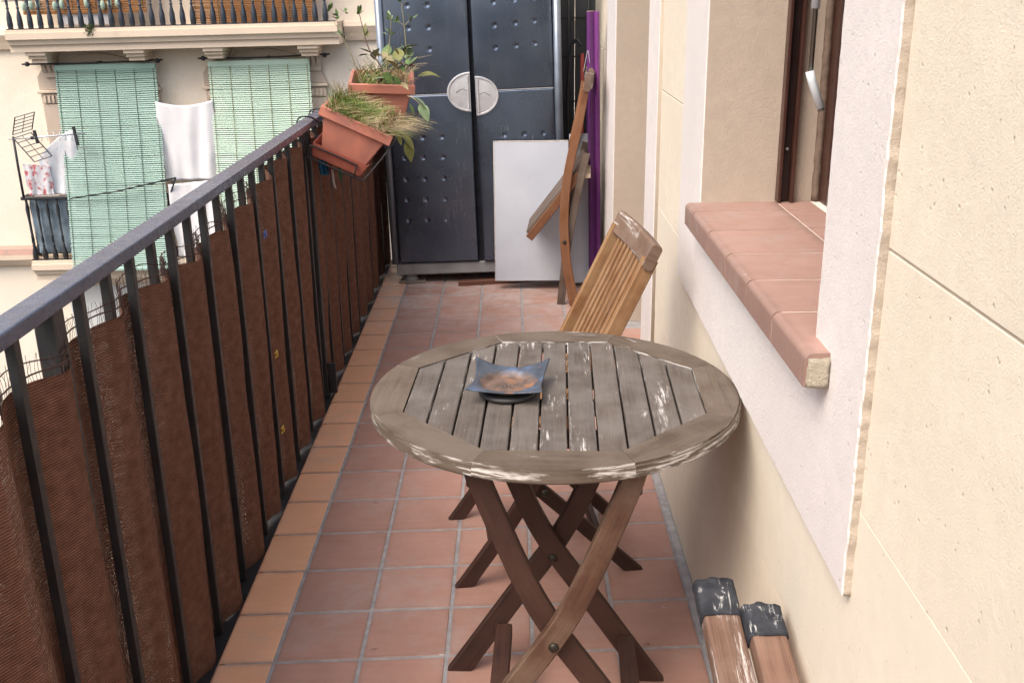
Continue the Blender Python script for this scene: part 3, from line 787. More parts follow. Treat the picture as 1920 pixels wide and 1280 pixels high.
# ================================================================== CHAIRS
def folding_chair(name, label, loc, rotz, mats):
    """seat faces local -X, side frames at y = +-.20"""
    c = thing(name, label, 'chair', loc, (0, 0, rotz))
    m_st, m_rail, m_leg, m_slat = mats
    st = [(-.245, -.03), (-.19, .045), (-.075, .215), (.035, .42), (.135, .62), (.215, .78), (.265, .875)]
    fl = [(.285, -.03), (.225, .03), (.06, .20), (-.10, .355), (-.165, .425)]
    sm_, fm = ribbon_me([(.048, .446), (.085, .52), (.135, .62), (.215, .785), (.270, .900)], .040, .022), cut_z(ribbon_me(fl, .038, .022), .0015)
    lw = cut_z(ribbon_me([(-.245, -.03), (-.19, .045), (-.075, .215), (.0, .355), (.0475, .445)], .040, .022), .0015)
    for s in (-1, 1):
        obj('back_post', sm_, m_st, c, loc=(0, s*.190, 0)); obj('leg', lw, m_leg, c, loc=(0, s*.190, 0)); obj('leg', fm, m_leg, c, loc=(0, s*.163, 0))
        obj('bolt', bm_bolt, MT['bolt'], c, loc=(.0, s*.203, .275), rot=(-s*math.pi/2, 0, 0))
    # seat slats along x
    for k in range(9):
        y = -.136+k*.034
        bar('seat_slat', (-.205, y, .438), (.115, y, .452), .028, .016, m_slat, c)
    for x in (-.165, .075): bar('seat_batten', (x, -.150, .421), (x, .150, .421), .03, .018, m_leg, c)
    # top rail, thick and slightly bowed backwards
    rl = ribbon_me([(-.208, 0), (-.11, .010), (0, .014), (.11, .010), (.208, 0)], .028, .066, 6, .006)
    d = Vector((.08, 0, .155)).normalized(); up = d; xx = Vector((0, 1, 0)); yy = up.cross(xx).normalized()
    Mx = Matrix((xx, up, xx.cross(up))).transposed().to_4x4(); Mx.translation = (.271, 0, .906)
    obj('top_rail', rl, m_rail, c, mtx=Mx)
    bar('lower_rail', (.068, -.178, .468), (.068, .178, .468), .022, .045, m_st, c)
    for k in range(8):
        y = -.138+k*.0394
        p = [(.072, .48), (.135, .612), (.215, .772), (.252, .848)]
        obj('back_slat', back_slat, m_slat, c, loc=(0, y, 0))
    for z, x in ((.12, -.14),): bar('stretcher', (x, -.178, z), (x, .178, z), .02, .032, m_leg, c)
    bar('stretcher', (.155, -.151, .11), (.155, .151, .11), .02, .032, m_leg, c)
    return c
back_slat = ribbon_me([(.076, .488), (.135, .612), (.215, .780), (.263, .880)], .008, .017, 5, .002)
folding_chair('folding_chair', 'honey brown slatted wooden chair pushed under the table beside the wall', (.047, 2.645, 0), math.radians(6), (MT['chair'], MT['chairrail'], MT['leg'], MT['chair']))

# folded chair leaning against the purple planks, seen edge on
fc = thing('folded_chair', 'half folded brown wooden chair leaning against purple planks', 'chair', (.29, 5.0, 0), (0, 0, math.radians(-4)))
stf = [(.012, -.03), (-.004, .06), (-.032, .20), (-.046, .35), (-.048, .46), (-.032, .66), (.020, .91), (.050, 1.075)]
lgf = [(-.070, -.06), (-.055, .10), (-.030, .32), (.012, .55), (.058, .77)]
lgs = [(.060, .06), (.045, .20), (.016, .42), (.02, .60)]
sa, sb = cut_z(ribbon_me(stf, lambda s: .050-.010*s, .024), .0015), cut_z(ribbon_me(lgf, .040, .022), .0015)
for y in (0, .41):
    obj('stile', sa, MT['chairfold'], fc, loc=(0, y, 0))
    obj('leg', sb, MT['chairdark'], fc, loc=(0, y+(.027 if y == 0 else -.027), 0))
    obj('bolt', bm_bolt, MT['bolt'], fc, loc=(-.045, y+(-.0125 if y == 0 else .0125), .335), rot=(math.pi/2 if y == 0 else -math.pi/2, 0, 0))
for k in range(8):
    y = .045+k*.046
    bar('seat_slat', (-.232, y, .372), (.050, y, .735), .036, .018, MT['chairdark'], fc)
for y in (.027, .384): bar('seat_side', (-.224, y, .345), (.030, y, .672), .018, .040, MT['chairfold'], fc)
bar('seat_batten', (-.115, .036, .50), (-.115, .375, .50), .03, .02, MT['chairdark'], fc)
bar('seat_batten', (.052, .02, .705), (.052, .39, .705), .03, .024, MT['chairdark'], fc)
bar('stretcher', (.066, .04, .655), (.066, .372, .655), .03, .022, MT['rawwood'], fc)
bar('stretcher', (-.055, .04, .105), (-.055, .372, .105), .022, .034, MT['chair'], fc)
rlf = ribbon_me([(-.235, 0), (-.12, .012), (0, .016), (.12, .012), (.235, 0)], .030, .085, 6, .008)
xx = Vector((0, 1, 0)); up = Vector((.12, 0, .99)).normalized()
Mx = Matrix((xx, up, xx.cross(up))).transposed().to_4x4(); Mx.translation = (.062, .205, 1.108)
obj('top_rail', rlf, MT['chairrail'], fc, mtx=Mx)
for k in range(7):
    bar('back_slat', (-.042, .055+k*.05, .60), (.052, .055+k*.05, 1.07), .026, .010, MT['chairfold'], fc)

# ================================================================== CABINET
cab = thing('storage_cabinet', 'tall dark blue-grey metal cabinet with dimpled double doors', 'cabinet', (-.205, 5.45, 0), (math.radians(-1.9), math.radians(-1.15), 0))
# local x: -.45 .. .475
def cbox(name, x0, x1, y0, y1, z0, z1, mat, bev=.003, parent=None): return box(name, x0, x1, y0, y1, z0, z1, mat, parent or cab, bev=bev)
cbox('back_panel', -.44, .46, .42, .43, .12, 1.86, MT['cab'])
cbox('side_panel', -.452, -.440, .03, .43, .12, 1.86, MT['cab']); cbox('side_panel', .462, .474, .03, .43, .12, 1.86, MT['cab'])
cbox('top_panel', -.452, .474, .0, .43, 1.861, 1.88, MT['cabtrim'])
cbox('inner_shade', -.438, .46, .030, .418, .122, 1.858, MT['cabshade'], 0)  # solid dark fill painting the shade seen through the door gap
bmp = lathe_me([(.021, 0), (.021, 1.74)], 20)
obj('corner_post', bmp, MT['cabtrim'], cab, loc=(-.450, .018, .12)); obj('corner_post', bmp, MT['cabtrim'], cab, loc=(.460, .018, .12))
pl = cbox('plinth', -.448, .470, .012, .43, .055, .1195, MT['plinth'], .006)
for x in (-.375, .38):
    obj('foot', lathe_me([(.040, .012), (.040, .035), (.034, .038), (.034, .056)], 18), MT['plinth'], cab, loc=(x, .06, 0))
def door_panel(x0, x1, z0, z1, dimples, sgn):
    nx = int((x1-x0)/.0045); nz = int((z1-z0)/.0045); bm = bmesh.new(); g_ = []
    for i in range(nx+1):
        col = []
        for j in range(nz+1):
            x = x0+(x1-x0)*i/nx; z = z0+(z1-z0)*j/nz
            y = -.013*math.sin(math.pi*(z-z0)/(z1-z0))*max(0.0, math.sin(math.pi*(x-x0)/(x1-x0)))**.4 + .0016*noise.noise((x*6, z*4, sgn))
            for dx, dz in dimples:
                d = math.hypot(x-dx, z-dz)
                if d < .013: y += .0042*(1-(d/.013)**2)
            e = min(i, nx-i, j, nz-j)
            if e == 0: y += .010
            col.append(bm.verts.new((x, y, z)))
        g_.append(col)
    for i in range(nx):
        for j in range(nz): bm.faces.new((g_[i][j], g_[i+1][j], g_[i+1][j+1], g_[i][j+1]))
    bmesh.ops.recalc_face_normals(bm, faces=bm.faces)
    me = finish(bm, 'doorpanel', True); return me
for side in (0, 1):
    dx0, dx1 = (-.428, .006) if side == 0 else (.024, .438)
    lean = math.radians(.0) if side == 0 else math.radians(-.55)
    d = bpy.data.objects.new('door', box_me(dx1-dx0-.004, .014, 1.725, .003, 1, 'door'+str(side))); link(d, cab)
    if not d.data.materials: d.data.materials.append(MT['cab'])
    d.location = ((dx0+dx1)/2, .016, .9885); d.rotation_euler = (0, lean, 0 if side == 0 else math.radians(1.5))
    w = (dx1-dx0)/2
    offx = -.205-(-.205)
    colx = [-.30+.0, -.195+.0, -.368] if side == 0 else []
    cx = (dx0+dx1)/2
    if side == 0:
        cols = [-.292-cx, -.191-cx, -.092-cx*1.0]
        ups = [(a, z) for a in (-.300-cx, -.199-cx) for z in (1.462, 1.353, 1.246, 1.57, 1.68)]
        los = [(a, z) for a in (-.362-cx, -.262-cx, -.160-cx) for z in (.695, .583, .473, .363)] + [(-.262-cx, .80), (-.160-cx, .80)]
        seam = 1.018
    else:
        ups = [(a, z+.006*i) for i, a in enumerate((.142-cx, .248-cx, .345-cx)) for z in (1.465, 1.353, 1.243, 1.58, 1.69)]
        los = [(a, z) for a in (.168-cx, .272-cx, .373-cx) for z in (.80, .69, .58, .47, .36)]
        seam = 1.030
    zc = .9885
    obj('upper_panel', door_panel(-w, w, seam-zc+.0012, .8625, [(a, z-zc) for a, z in ups], side), MT['cab'], d, loc=(0, -.016, 0))
    obj('lower_panel', door_panel(-w, w, -.8625, seam-zc-.0012, [(a, z-zc) for a, z in los], side+5), MT['cab'], d, loc=(0, -.0165, 0))
    bar('seam_strip', (-w+.004, -.0145, seam-zc), (w-.004, -.0145, seam-zc), .004, .004, MT['handle'], d, bev=0)
    # half-moon handle plate with raised rim and finger groove
    bm = bmesh.new(); hx = w-.004 if side == 0 else -w+.004; s = -1 if side == 0 else 1; R_ = .101
    hz = (1.0245 if side == 0 else 1.005)-zc
    bx_ = .122 if side == 0 else .120
    arc = [(s*bx_*math.sin(math.pi*k/24), R_*math.cos(math.pi*k/24)) for k in range(25)]
    def ring(sc, y, dx): return [bm.verts.new((dx*s+p[0]*sc, y, p[1]*sc)) for p in arc]
    rings = [ring(1, 0, 0), ring(1, -.008, 0), ring(.97, -.011, .001), ring(.90, -.011, .003), ring(.87, -.006, .005), ring(.5, -.009, .005), ring(.1, -.010, .005)]
    for a, b in zip(rings, rings[1:]):
        for k in range(24): bm.faces.new((a[k], a[k+1], b[k+1], b[k]))
        bm.faces.new((a[24], a[0], b[0], b[24]))
    bm.faces.new(rings[-1]); bmesh.ops.recalc_face_normals(bm, faces=bm.faces)
    me = finish(bm, 'handle', True); me.set_sharp_from_angle(angle=.7)
    obj('handle', me, MT['handle'], d, loc=(hx, -.0225, hz))
    ar = [(s*.016, 0, 0), (s*.045, 0, .010), (s*.075, 0, -.006)]
    tube('handle_groove', [Vector(p)+Vector((hx, -.0325, hz+.008)) for p in cr(ar, 6)], .0022, MT['plinth'], d)
    bar('handle_grip', (hx+s*.012, -.0335, hz-.086), (hx+s*.012, -.0335, hz+.086), .010, .008, MT['handle'], d, bev=.003)
# cracked tile pad below the near foot
pad = tag(obj('foot_pad', prism_me([(-.07, -.05), (.0, -.058), (.075, -.04), (.08, .05), (-.03, .055), (-.065, .03)], .010, 'z', .002), plain('stone_pad', (.22, .19, .16), .9, .3, 20, .6, 60, dist=.004), loc=(-.575, 5.505, .0025)), 'chipped stone pad under the cabinet foot', 'pad')

# white boards, purple planks, batten
wb = thing('melamine_board', 'white melamine board leaning on the right cabinet door', 'board', (.085, 5.31, .045), (math.radians(-6), 0, math.radians(-1.5)))
box('board', -.192, .195, -.008, .008, .005, .735, MT['white'], wb, bev=.001)
box('edge_band', -.192, .195, -.0088, .0088, .7352, .741, MT['boardedge'], wb, bev=.001)
box('edge_band', -.1965, -.1922, -.0088, .0088, .005, .741, MT['boardedge'], wb, bev=.001)
wb2 = thing('melamine_board', 'white melamine side board standing behind the folded chair by the purple planks', 'board', (.325, 5.36, .02), (math.radians(-5), 0, math.radians(5)))
box('board', -.03, .105, -.009, .009, 0, .79, MT['white'], wb2, bev=.001)
box('edge_band', .1052, .1095, -.010, .010, 0, .79, MT['handle'], wb2, bev=.001)
def plank(x0, x1, y, h, label, rz, lean):
    p = thing('purple_plank', label, 'plank', ((x0+x1)/2, y, .004), (math.radians(lean), 0, math.radians(rz)))
    w = (x1-x0)/2
    box('plank_face', -w, w, -.010, .014, 0, h, MT['purple'], p, bev=.002)
    box('sawn_top', -w+.002, w-.002, -.009, .013, h+.0003, h+.0025, MT['rawwood'], p, bev=0)
    return p
pk = plank(.394, .424, 5.28, 1.415, 'tall purple painted plank with pale sawn top beside the far doorway', 28, -2.0)
box('plank_edge', .0155, .034, -.030, .012, 0, 1.415, MT['purpleedge'], pk, bev=.002)
plank(.382, .43, 5.42, 1.31, 'shorter purple plank tucked behind the taller purple one', 4, -2.0)
tag(bar('wooden_batten', (-.315, 5.40, .014), (.44, 5.53, .014), .035, .026, MT['batten'], None), 'red brown wooden batten lying on the floor below the white board', 'batten')

# end divider behind the cabinet, with wires and clutter in the gap
dv = thing('divider_screen', 'dark grey ribbed divider screen behind the cabinet', 'screen', (0, 6.10, 0))
for k in range(9):
    x = -.70+k*.132
    box('divider_panel', x, x+.129, -.006 if k % 2 else 0, .02, .0, 2.0, MT['divider'], dv, bev=.003)
for z in (.35, .62, .9, 1.15, 1.36, 1.6): tube('wire', [(-.7, -.02, z), (.47, -.022, z+.006)], .004, MT['irondark'], dv)
for x in (.32, .43): tube('upright', [(x, -.028, .0), (x, -.028, 1.95)], .008, MT['irondark'], dv)
def clutter(name, label, cat, pts, r, mat): return tag(tube(name, pts, r, mat), label, cat)
clutter('garden_tool', 'thin dark twisted tool handle in the gap beside the cabinet', 'tool', cr([(.30, 5.75, .01), (.305, 5.78, .5), (.30, 5.80, .95), (.315, 5.80, 1.2), (.345, 5.79, 1.26), (.37, 5.78, 1.23)], 6), .010, MT['irondark'])
clutter('red_stick', 'short red handle sticking up behind the folded chair', 'tool', [(.372, 5.72, .01), (.374, 5.75, .6), (.378, 5.80, 1.19)], .011, MT['redcloth'])
clutter('white_pipe', 'short pale plastic pipe standing in the gap by the cabinet', 'pipe', [(.345, 5.80, .02), (.347, 5.82, .86)], .013, MT['plasticwhite'])
clutter('rusty_rod', 'rusty brown rod standing in the gap by the cabinet', 'rod', [(.325, 5.70, .02), (.332, 5.74, .80)], .012, MT['terra'])
clutter('hooked_wire', 'thin bent wire hook above the folded chair', 'wire', cr([(.375, 5.19, 1.18), (.366, 5.19, 1.24), (.356, 5.19, 1.20), (.345, 5.19, 1.14)], 5), .0016, MT['handle'])

# ================================================================== LADDER
lad = thing('wooden_ladder', 'paint-splashed wooden ladder ends wrapped in grey rubber beside the wall', 'ladder', (.398, 1.62, .472))
def stile(x0, x1, yz0, L, droop, cap):
    d = Vector((0, -math.cos(droop), -math.sin(droop)))
    c = (x0+x1)/2-.385; p0 = Vector((c, yz0[0]-1.62, yz0[1]-.50))
    w = x1-x0
    s = bar('stile', p0+d*.045, p0+d*L, w, .040, MT['ladder'], lad, bev=.006, seg=2)
    bm = bmesh.new(); bmesh.ops.create_cube(bm, size=1); bmesh.ops.subdivide_edges(bm, edges=bm.edges[:], cuts=7, use_grid_fill=True)
    bmesh.ops.scale(bm, vec=(cap, w+.008, .050), verts=bm.verts)
    for v_ in bm.verts:
        v_.co.x += .010*(v_.co.z/.05) + .006*noise.noise(v_.co*60)*(1 if v_.co.x < 0 else 0)
        e = max(abs(v_.co.y)/(w/2+.004), 0); f_ = max(abs(v_.co.z)/.025, 0)
        v_.co.y *= 1-.10*f_**4; v_.co.z *= 1-.16*e**4
        v_.co += Vector((.002, .001, .0015))*noise.noise(v_.co*45+Vector((cap*50, 0, 0)))
    obj('rubber_foot', finish(bm, 'cap', True), MT['rubber'], lad, mtx=align(p0+d*.012, p0+d*(.02+cap*.8)))
stile(.308, .372, (1.640, .535), 1.75, .245, .085)
stile(.377, .437, (1.560, .535), 1.68, .245, .070)
for y, z in ((1.10, .40), (.70, .30), (.3, .2)):
    bar('rung', (-.07, y-1.62, z-.52), (.045, y-1.62, z-.52), .03, .03, MT['ladder'], lad)
for x in (-.045, .02): bar('prop', (x, 1.05-1.62, -.13), (x, .95-1.62, -.4705), .03, .04, MT['ladder'], lad)

# ================================================================== PLANTERS
def planter(name, label, loc, rot, wt, wb_, ln, h, mat, tray=True):
    """origin at the middle of the rim of the near end; long side along y"""
    p = thing(name, label, 'planter', loc, rot)
    def shell(x0, x1, y0, y1, z0, x0b, x1b, y0b, y1b, z1, th):
        bm = bmesh.new()
        o_ = [bm.verts.new(c) for c in ((x0, y0, z0), (x1, y0, z0), (x1, y1, z0), (x0, y1, z0))]
        u = [bm.verts.new(c) for c in ((x0b, y0b, z1), (x1b, y0b, z1), (x1b, y1b, z1), (x0b, y1b, z1))]
        i1 = [bm.verts.new(c) for c in ((x0+th, y0+th, z0), (x1-th, y0+th, z0), (x1-th, y1-th, z0), (x0+th, y1-th, z0))]
        i2 = [bm.verts.new(c) for c in ((x0b+th, y0b+th, z1+th), (x1b-th, y0b+th, z1+th), (x1b-th, y1b-th, z1+th), (x0b+th, y1b-th, z1+th))]
        for k in range(4):
            j = (k+1) % 4
            bm.faces.new((o_[k], o_[j], u[j], u[k])); bm.faces.new((i1[k], i1[j], i2[j], i2[k])); bm.faces.new((o_[k], o_[j], i1[j], i1[k]))
        bm.faces.new(u); bm.faces.new(i2); bmesh.ops.recalc_face_normals(bm, faces=bm.faces); bm.normal_update()
        bmesh.ops.bevel(bm, geom=[e for e in bm.edges if e.is_manifold and e.calc_face_angle(0) > .4], offset=.0035, segments=2, affect='EDGES')
        return finish(bm, 'shell')
    ins = (wt-wb_)/2
    obj('body', shell(-wt/2+.012, wt/2-.012, .012, ln-.012, -.004, -wb_/2, wb_/2, ins*.8, ln-ins*.8, -h, .004), mat, p)
    rim = shell(-wt/2, wt/2, 0, ln, .0, -wt/2+.006, wt/2-.006, .006, ln-.006, -.034, .012)
    # rim: hollow collar
    bm = bmesh.new(); loops = []
    for z, e in ((-.034, .006), (-.030, .001), (.0, .0), (.004, .004), (.004, .013), (-.01, .016)):
        loops.append([bm.verts.new(c) for c in ((-wt/2+e, e, z), (wt/2-e, e, z), (wt/2-e, ln-e, z), (-wt/2+e, ln-e, z))])
    for a, b in zip(loops, loops[1:]+loops[:1]):
        for k in range(4): bm.faces.new((a[k], a[(k+1) % 4], b[(k+1) % 4], b[k]))
    bmesh.ops.recalc_face_normals(bm, faces=bm.faces)
    obj('rim', finish(bm, 'rim'), mat, p); bpy.data.meshes.remove(rim)
    bm = bmesh.new(); bmesh.ops.create_grid(bm, x_segments=16, y_segments=24, size=.5)
    for v_ in bm.verts:
        v_.co.x *= wt-.045; v_.co.y = (v_.co.y+.5)*(ln-.045)+.0225
        v_.co.z = -.034+.014*noise.noise(v_.co*22)
    obj('soil', finish(bm, 'soil', True), MT['soil'], p)
    if tray:
        tw = wb_+.050
        obj('drip_tray', shell(-tw/2-.010, tw/2-.010, -.006, ln-.02, -h+.024, -tw/2+.004, tw/2-.024, .006, ln-.035, -h-.026, .005), MT['tray'], p)
    return p
P1 = planter('planter_box', 'tilted terracotta planter with drip tray and dry grass hanging on the railing', (-.560, 3.72, 1.093), (0, math.radians(25.5), math.radians(3)), .274, .164, .33, .152, MT['terra'])
P2 = planter('planter_box', 'upright terracotta planter with weeds behind the tilted one', (-.516, 4.13, 1.183), (math.radians(4), math.radians(3), math.radians(6)), .262, .175, .38, .147, MT['terra'], tray=False)
# wire holder hooked over the rail
wh = thing('planter_holder', 'black bent wire holder gripping the tilted planter on the rail', 'holder', P1.location, P1.rotation_euler)
def W(pts, n=5): return tube('wire', cr(pts, n), .0032, MT['wire'], wh, 6)
W([(-.118, -.010, -.176), (-.118, -.010, -.150), (-.108, -.010, -.140), (.045, -.010, -.140), (.058, -.010, -.148), (.062, -.010, -.180)])
W([(-.118, -.010, -.176), (-.108, -.008, -.184), (.08, -.008, -.184), (.10, -.004, -.176), (.125, .0, -.10), (.140, .01, -.04), (.145, .10, -.012), (.145, .28, -.012)])
W([(-.110, .30, -.183), (.10, .30, -.183), (.140, .29, -.03)])
for yy_ in (.46, .70): tube('wire', [Vector(wh.rotation_euler.to_matrix().inverted() @ (Vector(p_)-Vector(P1.location))) for p_ in cr([(-.803, 3.72+yy_, 1.05), (-.80, 3.72+yy_, 1.088), (-.745, 3.72+yy_, 1.088), (-.66, 3.72+yy_, 1.03), (-.60, 3.72+yy_, 1.022), (-.43, 3.72+yy_, 1.022), (-.40, 3.72+yy_, 1.06)], 5)], .0032, MT['wire'], wh)
hk = thing('planter_hook', 'black wire hook bent over the top rail beside the tilted planter', 'hook', (-.775, 3.92, 1.082))
tube('wire', cr([(.115, .03, -.13), (.065, .02, -.05), (.034, .0, -.006), (.010, -.02, .012), (-.022, -.03, .012), (-.034, -.035, -.01), (-.034, -.036, -.06)], 6), .0035, MT['wire'], hk)
tube('wire', cr([(.12, .20, -.10), (.045, .20, -.012), (.02, .19, .014), (-.02, .19, .014), (-.034, .19, -.02), (-.034, .19, -.06)], 6), .0035, MT['wire'], hk)

# dry grass in the tilted planter
def grass(label, loc, rot, wt, ln, n, droop):
    bm = bmesh.new(); cl = bm.loops.layers.float_color.new('tint'); rnd = random.Random(3)
    for k in range(n):
        x = rnd.uniform(-.46, .46)*wt; y = rnd.uniform(.02, .98)*ln
        green = noise.noise((x*9, y*9, 2)) + (-.25 if x > .05 else .22) + rnd.uniform(-.25, .25) > .10
        L = rnd.uniform(.05, .135)*(1.3 if x > .06 else .85)*(.85+.75*y/ln); a = rnd.uniform(0, 2*math.pi)
        w = rnd.uniform(.0012, .0026)
        out = Vector((math.cos(a)*.7+(droop if x > .03 else .15), math.sin(a)*.7-.25, 0))
        if green: c = (rnd.uniform(.14, .22), rnd.uniform(.20, .30), rnd.uniform(.04, .08), 1)
        else:
            q_ = rnd.uniform(.75, 1.2); c = (.46*q_, .37*q_, .22*q_, 1)
        side = Vector((-math.sin(a+1.1), math.cos(a+1.1), 0))*w; prev = None
        for s in range(5):
            t_ = s/4
            p = Vector((x, y, -.022)) + out*L*(t_**1.5)*.85 + Vector((0, 0, L*(t_*1.0-(.62 if x > .03 else .32)*t_*t_)))
            p += Vector((rnd.uniform(-.007, .007), rnd.uniform(-.007, .007), rnd.uniform(-.004, .004)))*t_
            if s < 4: cur = [bm.verts.new(p-side*(1-t_*.7)), bm.verts.new(p+side*(1-t_*.7))]
            else: cur = [bm.verts.new(p)]
            if prev:
                f = bm.faces.new((prev[0], prev[1], cur[1], cur[0]) if len(cur) == 2 else (prev[0], prev[1], cur[0]))
                for l in f.loops: l[cl] = c
            prev = cur
    o = obj('dry_grass', finish(bm, 'grass', False), MT['grass'], loc=loc, rot=rot)
    return tag(o, label, 'grass', kind='stuff')
grass('dry straw and green grass tufts growing in the tilted planter', P1.location, P1.rotation_euler, .25, .32, 3000, .55)
g2_ = grass('sparse dry straw growing in the upright planter', P2.location, P2.rotation_euler, .22, .36, 420, .2)
# weeds
def leaf_me(L, w, curl=.15):
    bm = bmesh.new(); n = 7; rows = []
    for i in range(n+1):
        t_ = i/n; hw = w*math.sin(math.pi*(t_**.8))*.5+.0004
        rows.append([bm.verts.new((t_*L, s*hw, -curl*L*t_*t_+.12*abs(s)*hw)) for s in (-1, -.5, 0, .5, 1)])
    for a, b in zip(rows, rows[1:]):
        for k in range(4): bm.faces.new((a[k], a[k+1], b[k+1], b[k]))
    return finish(bm, 'leaf', True)
LV = [leaf_me(.075, .045, .35), leaf_me(.05, .02, .1), leaf_me(.03, .012, .05)]
def weed(label, base, stems, leaves, group=None):
    """stems: list of point lists (world); leaves: (pos, yaw, pitch, kind, mat)"""
    p = thing('weed_plant', label, 'plant', base); b = Vector(base)
    for pts, r, m in stems: tube('stem', [v-b for v in cr(pts, 5)], r, MT[m], p, 5, taper=.45)
    for pos, yaw, pit, k, m in leaves: obj('leaf', LV[k], MT[m], p, loc=Vector(pos)-b, rot=(random.uniform(-.4, .4), pit, yaw))
    return p
def U(u, v, y=4.55): return ((-.681+(u-660)*.00226-(y-4.45)*.06)*.92, y*.92, 1.55+(1.158-(v-160)*.00225+(y-4.45)*.03-1.55)*.92)
def tips(pt, n=4, m='leaf'):
    return [((pt[0]+random.uniform(-.008, .008), pt[1]+random.uniform(-.01, .01), pt[2]+random.uniform(-.012, .006)), random.uniform(0, 6.3), random.uniform(-1.3, -.3), 2, m) for _ in range(n)]
weed('tall thin dry weed arching left from the upright planter', U(674, 172), [([U(675, 170), U(662, 120), U(645, 78), U(630, 48)], .0026, 'stem'), ([U(645, 78), U(640, 55), U(622, 25)], .0016, 'stem'), ([U(648, 80), U(668, 70), U(686, 82)], .0014, 'stem')],
     tips(U(622, 25), 6)+tips(U(640, 40), 5)+tips(U(644, 74), 6, 'leafpale')+tips(U(652, 32), 3))
weed('leafy weed with purple stem in the upright planter', U(722, 165), [([U(725, 170), U(712, 130), U(692, 98), U(683, 60), U(678, 34)], .0036, 'stempurple'), ([U(722, 150), U(728, 110), U(735, 66), U(738, 40)], .0026, 'stem'), ([U(724, 150), U(745, 125), U(752, 100)], .0030, 'stempurple')],
     [(U(692, 78), 2.2, -1.0, 1, 'leafolive'), (U(684, 74), 1.2, -1.2, 1, 'leafolive'), (U(700, 112), 3.0, -.2, 1, 'leaf'), (U(695, 106), 3.6, -.5, 1, 'leaf'), (U(690, 108), 2.6, .1, 1, 'leaf'), (U(724, 118), 1.6, -1.1, 0, 'leaf'), (U(735, 112), .8, -.8, 0, 'leaf'), (U(722, 140), -1.2, .5, 0, 'leaf'), (U(728, 150), -.6, .4, 0, 'leaf'), (U(752, 104), .4, -.6, 0, 'leafolive'), (U(745, 126), 1.1, -.4, 1, 'leafpale'), (U(715, 134), 3.4, .2, 1, 'stempurple'), (U(700, 128), 3.2, .1, 1, 'leaf')]+[(U(random.uniform(698, 768), random.uniform(100, 165), random.uniform(4.42, 4.6)), random.uniform(0, 6.3), random.uniform(-1.0, .5), random.choice((0, 1, 1, 1, 2)), random.choice(('leaf', 'leafolive', 'leaf', 'leafpale', 'stempurple', 'stem'))) for _ in range(30)]+tips(U(678, 34), 6)+tips(U(737, 42), 6, 'leafpale')+tips(U(733, 72), 6, 'leafpale'))
weed('tall upright weed with pale seed heads against the cabinet', U(762, 178), [([U(762, 182), U(763, 120), U(761, 60), U(757, 14)], .0026, 'stem'), ([U(761, 58), U(770, 50), U(776, 46)], .0013, 'stem'), ([U(761, 58), U(748, 48)], .0013, 'stem'), ([U(758, 22), U(766, 14)], .0013, 'stem')],
     [(U(763, 120), 1.3, -1.1, 0, 'leafpale'), (U(765, 130), .2, -.8, 1, 'leafpale'), (U(764, 110), 2.4, -1.0, 1, 'leafpale')]+tips(U(757, 12), 8)+tips(U(776, 46), 3)+tips(U(748, 47), 3))
weed('broad olive leaf weed drooping over the right rim', U(770, 165), [([U(768, 170), U(780, 158), U(792, 146)], .0028, 'stempurple'), ([U(764, 178, 4.40), U(778, 182, 4.36), U(792, 196, 4.34)], .0026, 'stem')],
     [(U(782, 150), -.2, -.35, 0, 'leafolive'), (U(790, 146), .2, -.1, 0, 'leafolive'), (U(774, 178, 4.38), -.4, .35, 0, 'leafpale'), (U(786, 190, 4.36), -.7, .8, 0, 'leafpale'), (U(768, 190, 4.36), -.9, .9, 1, 'leaf')])
for k, (u_, v_, y_) in enumerate(((770, 228, 4.15), (778, 238, 4.15))):
    pass
weed('limp brown-green leaves hanging over the tilted planter edge', (-.430, 3.79, 1.035), [([(-.45, 3.79, 1.045), (-.418, 3.78, 1.045), (-.391, 3.77, 1.012)], .0025, 'stem')],
     [((-.410, 3.78, 1.042), -.3, .6, 0, 'leafolive'), ((-.394, 3.77, 1.016), -.5, 1.1, 0, 'leafolive'), ((-.424, 3.78, 1.045), -1.0, .9, 1, 'leafolive')])

# rags on the railing
def cloth_strip(name, label, cat, rows, mat, loc, th=.0015):
    """rows: (x0, x1, y, z) from top to bottom"""
    bm = bmesh.new(); nx = 8; G_ = []
    for (xa, xb, y, z) in rows:
        G_.append([bm.verts.new((xa+(xb-xa)*i/nx, y+.010*math.sin(i*1.7+z*30)*(1 if th else 0), z+.004*math.sin(i*2.1))) for i in range(nx+1)])
    for a, b in zip(G_, G_[1:]):
        for i in range(nx): bm.faces.new((a[i], a[i+1], b[i+1], b[i]))
    o = obj(name, finish(bm, 'cloth', True), mat, loc=loc)
    md = o.modifiers.new('sub', 'SUBSURF'); md.levels = 1; md.render_levels = 1
    s_ = o.modifiers.new('thick', 'SOLIDIFY'); s_.thickness = th
    return tag(o, label, cat)
cloth_strip('blue_rag', 'bright blue cloth rag tied to the railing beside the tilted planter', 'rag', [(-.012, .004, 0, .0), (-.014, .010, 0, -.02), (-.010, .016, .0, -.06), (-.010, .026, .0, -.10), (-.008, .030, 0, -.135), (-.004, .028, .0, -.150)], MT['bluecloth'], (-.748, 3.98, 1.012))
cloth_strip('red_ribbon', 'short red ribbon end hanging below the tilted planter', 'ribbon', [(-.008, .004, 0, 0), (-.006, .006, .004, -.04), (-.002, .008, .008, -.075)], MT['redcloth'], (-.722, 4.04, .905))
cloth_strip('white_ribbon', 'thin white ribbon end hanging below the tilted planter', 'ribbon', [(-.003, .004, 0, 0), (.0, .008, .004, -.05), (.008, .012, .008, -.075)], MT['whitecloth'], (-.716, 4.02, .875))
